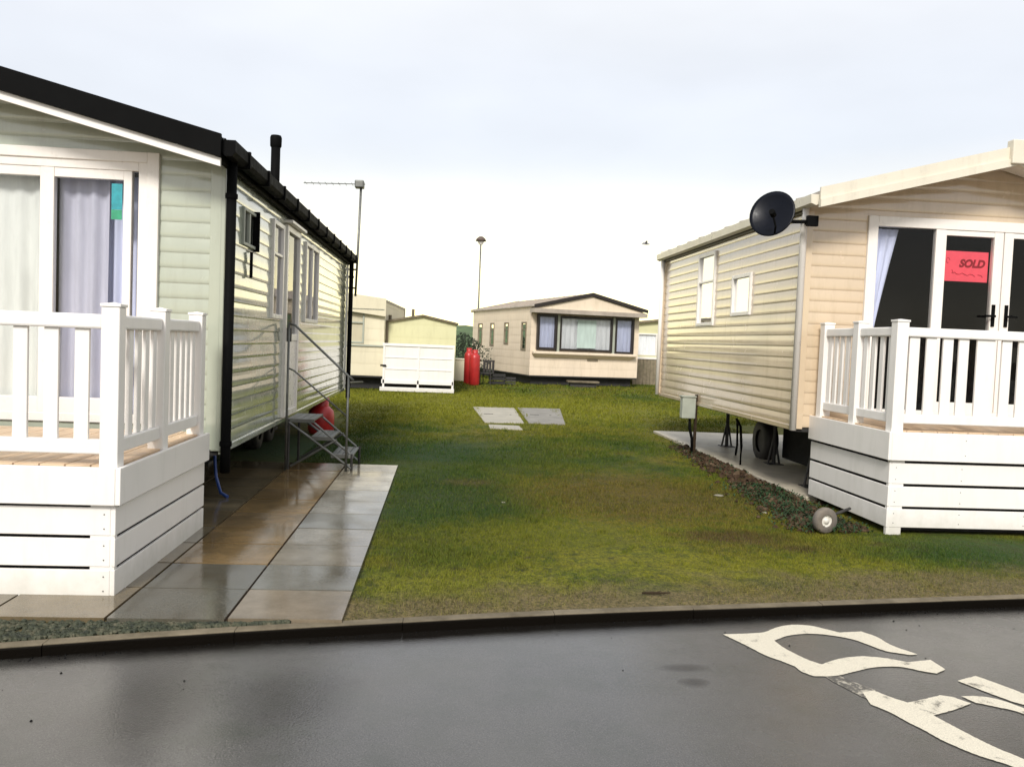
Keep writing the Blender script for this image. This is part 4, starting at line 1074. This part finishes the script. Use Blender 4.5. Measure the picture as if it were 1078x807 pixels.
# mid caravan behind white deck
fm, Wf, Wr, Wl, zs, zr, xs = caravan('static_caravan', 'pale yellow caravan with low curved roof standing behind the solid white panels', -.66, 26.4, R(2), 2.08, 7.0, .40, 2.06, .20,
    ('far_yellow', 'far_yellow'), [], [], [], over=(.06, .05, .05), thick=.03, roofm='kerb', bargem='kerb', barge=.03, pitch=.4, depth=.003, group='caravans on the plots')
wbox(MB(), Wl, .3, .8, 0, .03, 1.2, 1.9).build('window', M['brownpanel'], fm)
mb = MB(); mb.tube([(-1.0, .3, 2.1), (-1.0, .3, 2.28)], .05, 8); mb.tube([(-.3, 2, 2.3), (-.3, 2, 2.55)], .05, 8); mb.build('roof_vent', M['kerb'], fm)
MB().box(-1.09, -1.03, -.05, .0, .4, 2.05).build('corner_trim', M['brownpanel'], fm)
t = thing('deck', 'small white boxed deck with solid panels before the pale yellow caravan', 'deck', (-.72, 25.3, 0), 0, 'white decks before the caravans')
MB().box(-1.0, 1.02, 0, .04, .36, 1.36).build('panel', M['deck_white'], t, bevel=.01)
for z in (.66, 1.0): MB().box(-1.03, 1.04, -.015, .0, z, z+.03).build('panel_rail', M['deck_white'], t)
MB().box(-1.05, 1.06, -.03, .05, 1.34, 1.42).build('handrail', M['deck_white'], t, bevel=.01)
for x in (-1.03, -.02, 1.0): MB().box(x, x+.06, -.02, .06, .0, 1.34).build('post', M['deck_white'], t, bevel=.006)
mb = MB(); mb.box(-1.10, 1.08, -.05, .05, .02, .14); mb.build('base_board', M['deck_white'], t, bevel=.008)
MB().box(-1.06, 1.05, -.02, .05, .24, .36).build('base_board', M['deck_white'], t, bevel=.008)
for x in (-1.0, 1.0): MB().box(x-.02, x+.02, .05, 1.0, .3, 1.36).build('panel', M['deck_white'], t)
MB().box(-1.0, 1.0, .06, 1.0, .4, .44).build('floor', M['deck_floor'], t)
MB().box(-.96, .96, .3, .33, .0, .38).build('backing', M['underside'], t)
MB().box(-1.10, -.93, -.05, -.02, .74, .79).build('letter_slot', M['black'], t)

# right far caravan
fr_, Wf, Wr, Wl, zs, zr, xs = caravan('static_caravan', 'cream caravan with brown skirting, glimpsed between the bay window caravan and the tan one', 9.9, 36, R(0), 3.6, 7.0, 1.12, 2.62, .13,
    ('far_yellow', 'far_cream'), [(.15, 1.0, 1.25, 2.2)], [], [], over=(.15, .05, .05), thick=.04, roofm='roof_grey', bargem='brownpanel', barge=.06, pitch=.4, depth=.003, group='caravans on the plots')
window(fr_, Wf, .15, 1.0, 1.25, 2.2, fw=.06, proud=.03); curtain(fr_, Wf, .2, .95, 1.3, 2.15, -.06, M['net'], seed=30, amp=.01)
MB().box(-1.85, 1.8, -.06, -.0, 1.10, 1.2).build('sill_rail', M['upvc'], fr_)
mb = MB()
for k in range(24): mb.box(-1.8+.15*k, -1.8+.15*k+.14, -.03, .0, 0, 1.09)
mb.build('skirting', M['brownpanel'], fr_, bevel=.004)
# grey-green cabinet right of far caravan? white box and dark shrub behind, left of the bay window caravan
o = MB().box(-.28, .28, -.3, .3, 0, .82).build('storage_box', M['far_white'], bevel=.03); o.location = (.72, 33.5, 0); tag(o, 'plain pale storage box on grass left of the red gas bottles', 'box')
MB().box(-.31, .31, -.33, .33, .82, .88).build('lid', M['far_white'], o, bevel=.02)
t = thing('shrub', 'dark dense shrub behind the pale storage box in the gap between caravans', 'shrub', (.8, 37, 0))
mb = MB(); rd = random.Random(8)
for k in range(2600):
    a, b2, c = rd.gauss(0, .55), rd.gauss(0, .4), rd.random()
    if abs(a) > 1.3: continue
    z = .15+1.75*c*(1-.35*min(1, abs(a)/1.1)); s = rd.uniform(.04, .10); an = rd.random()*6.28
    mb.poly([(a, b2, z), (a+s*math.cos(an), b2+s*math.sin(an), z+s*.4), (a+s*.3, b2, z+s)])
mb.build('foliage', M['shrub'], t, fixn=False)
mb = MB()
for k in range(6): mb.tube([(0, 0, 0), (rd.uniform(-.3, .3), rd.uniform(-.2, .2), .7), (rd.uniform(-.7, .7), rd.uniform(-.3, .3), 1.4)], [.04, .03, .01], 6)
mb.build('stem', M['wood'], t)
# gull in the sky
t = thing('gull', 'tiny grey gull flying high above the far caravans', 'bird', (9.35, 40, 6.46))
mb = MB(); mb.tube([(-.2, 0, 0), (-.1, 0, .02), (.05, 0, .02), (.18, 0, .0)], [.01, .05, .05, .015], 8); mb.build('body', M['gull'], t, smooth=True)
for sy in (-1, 1):
    mb = MB(); mb.prism([(-.08, .03), (.06, .03), (.05, .05), (-.07, .05)], 0, .01); mb.v = [(x, y, z) for x, y, z in [(-.07, 0, .03), (.07, 0, .03), (.0, sy*.25, .13), (-.10, sy*.5, .06), (-.05, sy*.25, .12)]]; mb.f = [(0, 1, 2, 4), (4, 2, 3)]; mb.tone = [None, None]
    o = mb.build('wing', M['gull'], t, fixn=False); s_ = o.modifiers.new('thickness', 'SOLIDIFY'); s_.thickness = .01

# ================================================================== WORLD + SUN
w = bpy.data.worlds.new('World'); scene.world = w; w.use_nodes = True
nt = w.node_tree; bg = nt.nodes['Background']
SUN_EL, SUN_AZ = 38, 195   # degrees, azimuth of the sun clockwise from +Y
sky = nt.nodes.new('ShaderNodeTexSky'); sky.sky_type = 'NISHITA'; sky.sun_disc = False
sky.sun_elevation = R(SUN_EL); sky.sun_rotation = R(SUN_AZ); sky.air_density = 1.2; sky.dust_density = 2
tc = nt.nodes.new('ShaderNodeTexCoord'); sp = nt.nodes.new('ShaderNodeSeparateXYZ'); nt.links.new(tc.outputs['Generated'], sp.inputs[0])
mp = nt.nodes.new('ShaderNodeMapping'); mp.inputs['Scale'].default_value = (1, 1, 3.5); nt.links.new(tc.outputs['Generated'], mp.inputs[0])
nz = nt.nodes.new('ShaderNodeTexNoise'); nz.inputs['Scale'].default_value = 2.2; nz.inputs['Detail'].default_value = 6; nz.inputs['Roughness'].default_value = .5; nt.links.new(mp.outputs[0], nz.inputs['Vector'])
ad = nt.nodes.new('ShaderNodeMath'); ad.operation = 'MULTIPLY_ADD'; nt.links.new(nz.outputs['Fac'], ad.inputs[0]); ad.inputs[1].default_value = .10; 
sb = nt.nodes.new('ShaderNodeMath'); sb.operation = 'SUBTRACT'; nt.links.new(sp.outputs['Z'], sb.inputs[0]); sb.inputs[1].default_value = .05; nt.links.new(sb.outputs[0], ad.inputs[2])
rp = nt.nodes.new('ShaderNodeValToRGB'); nt.links.new(ad.outputs[0], rp.inputs['Fac'])
EXPO = 1.25; K = 10/2**EXPO
def sc(v): return (v[0]*K, v[1]*K, v[2]*K, 1)
stops = [(0.0, (1.26, 1.17, .90)), (.06, (1.16, 1.12, .95)), (.13, (.97, .95, .925)), (.21, (.87, .895, .95)), (.29, (.89, .91, .96)), (.38, (.98, .985, 1.0)), (.55, (.98, .985, 1.0)), (1.0, (.78, .80, .84))]
e = rp.color_ramp.elements; e[0].position = stops[0][0]; e[0].color = sc(stops[0][1]); e[1].position = stops[1][0]; e[1].color = sc(stops[1][1])
for p, c in stops[2:]: q = e.new(p); q.color = sc(c)
def mth(op, a, b=0.0, cl=False):
    x = nt.nodes.new('ShaderNodeMath'); x.operation = op; x.use_clamp = cl
    for i, v in enumerate((a, b)):
        if hasattr(v, 'links'): nt.links.new(v, x.inputs[i])
        else: x.inputs[i].default_value = v
    return x.outputs[0]
# low bright break in the cloud ahead of the camera, and soft cloud texture
glow = mth('MULTIPLY', mth('MAXIMUM', sp.outputs['Y'], 0.0), mth('POWER', mth('SUBTRACT', 1.0, mth('DIVIDE', sp.outputs['Z'], .23), True), 1.8))
mp2 = nt.nodes.new('ShaderNodeMapping'); mp2.inputs['Scale'].default_value = (1, 1, 2.6); mp2.inputs['Rotation'].default_value = (0, .15, 0); nt.links.new(tc.outputs['Generated'], mp2.inputs[0])
n2 = nt.nodes.new('ShaderNodeTexNoise'); n2.inputs['Scale'].default_value = 5; n2.inputs['Detail'].default_value = 5; n2.inputs['Roughness'].default_value = .45; nt.links.new(mp2.outputs[0], n2.inputs['Vector'])
cl = mth('ADD', mth('MULTIPLY', n2.outputs['Fac'], .20), .90)
cmb = nt.nodes.new('ShaderNodeCombineXYZ')
for i_, g_ in enumerate((1.2, 1.02, .35)): nt.links.new(mth('MULTIPLY', cl, mth('ADD', mth('MULTIPLY', glow, g_*1.5), 1.0)), cmb.inputs[i_])
vm = nt.nodes.new('ShaderNodeVectorMath'); vm.operation = 'MULTIPLY'; nt.links.new(rp.outputs[0], vm.inputs[0]); nt.links.new(cmb.outputs[0], vm.inputs[1])
mx = nt.nodes.new('ShaderNodeMix'); mx.data_type = 'RGBA'; mx.inputs[0].default_value = .90
nt.links.new(sky.outputs[0], mx.inputs[6]); nt.links.new(vm.outputs[0], mx.inputs[7]); nt.links.new(mx.outputs[2], bg.inputs['Color']); bg.inputs['Strength'].default_value = .10
sl = bpy.data.lights.new('sun', 'SUN'); sl.energy = 1.5; sl.angle = R(14); sl.color = (1, .96, .90)
so = bpy.data.objects.new('sun', sl); COL.objects.link(so)
az = R(SUN_AZ); d = Vector((math.sin(az)*math.cos(R(SUN_EL)), math.cos(az)*math.cos(R(SUN_EL)), math.sin(R(SUN_EL))))
so.rotation_euler = d.to_track_quat('Z', 'Y').to_euler(); so.location = (0, -10, 20)

scene.view_settings.view_transform = 'Standard'; scene.view_settings.look = 'None'
scene.view_settings.exposure = EXPO; scene.view_settings.gamma = 1.0; scene.view_settings.use_curve_mapping = False
scene.render.engine = 'CYCLES'
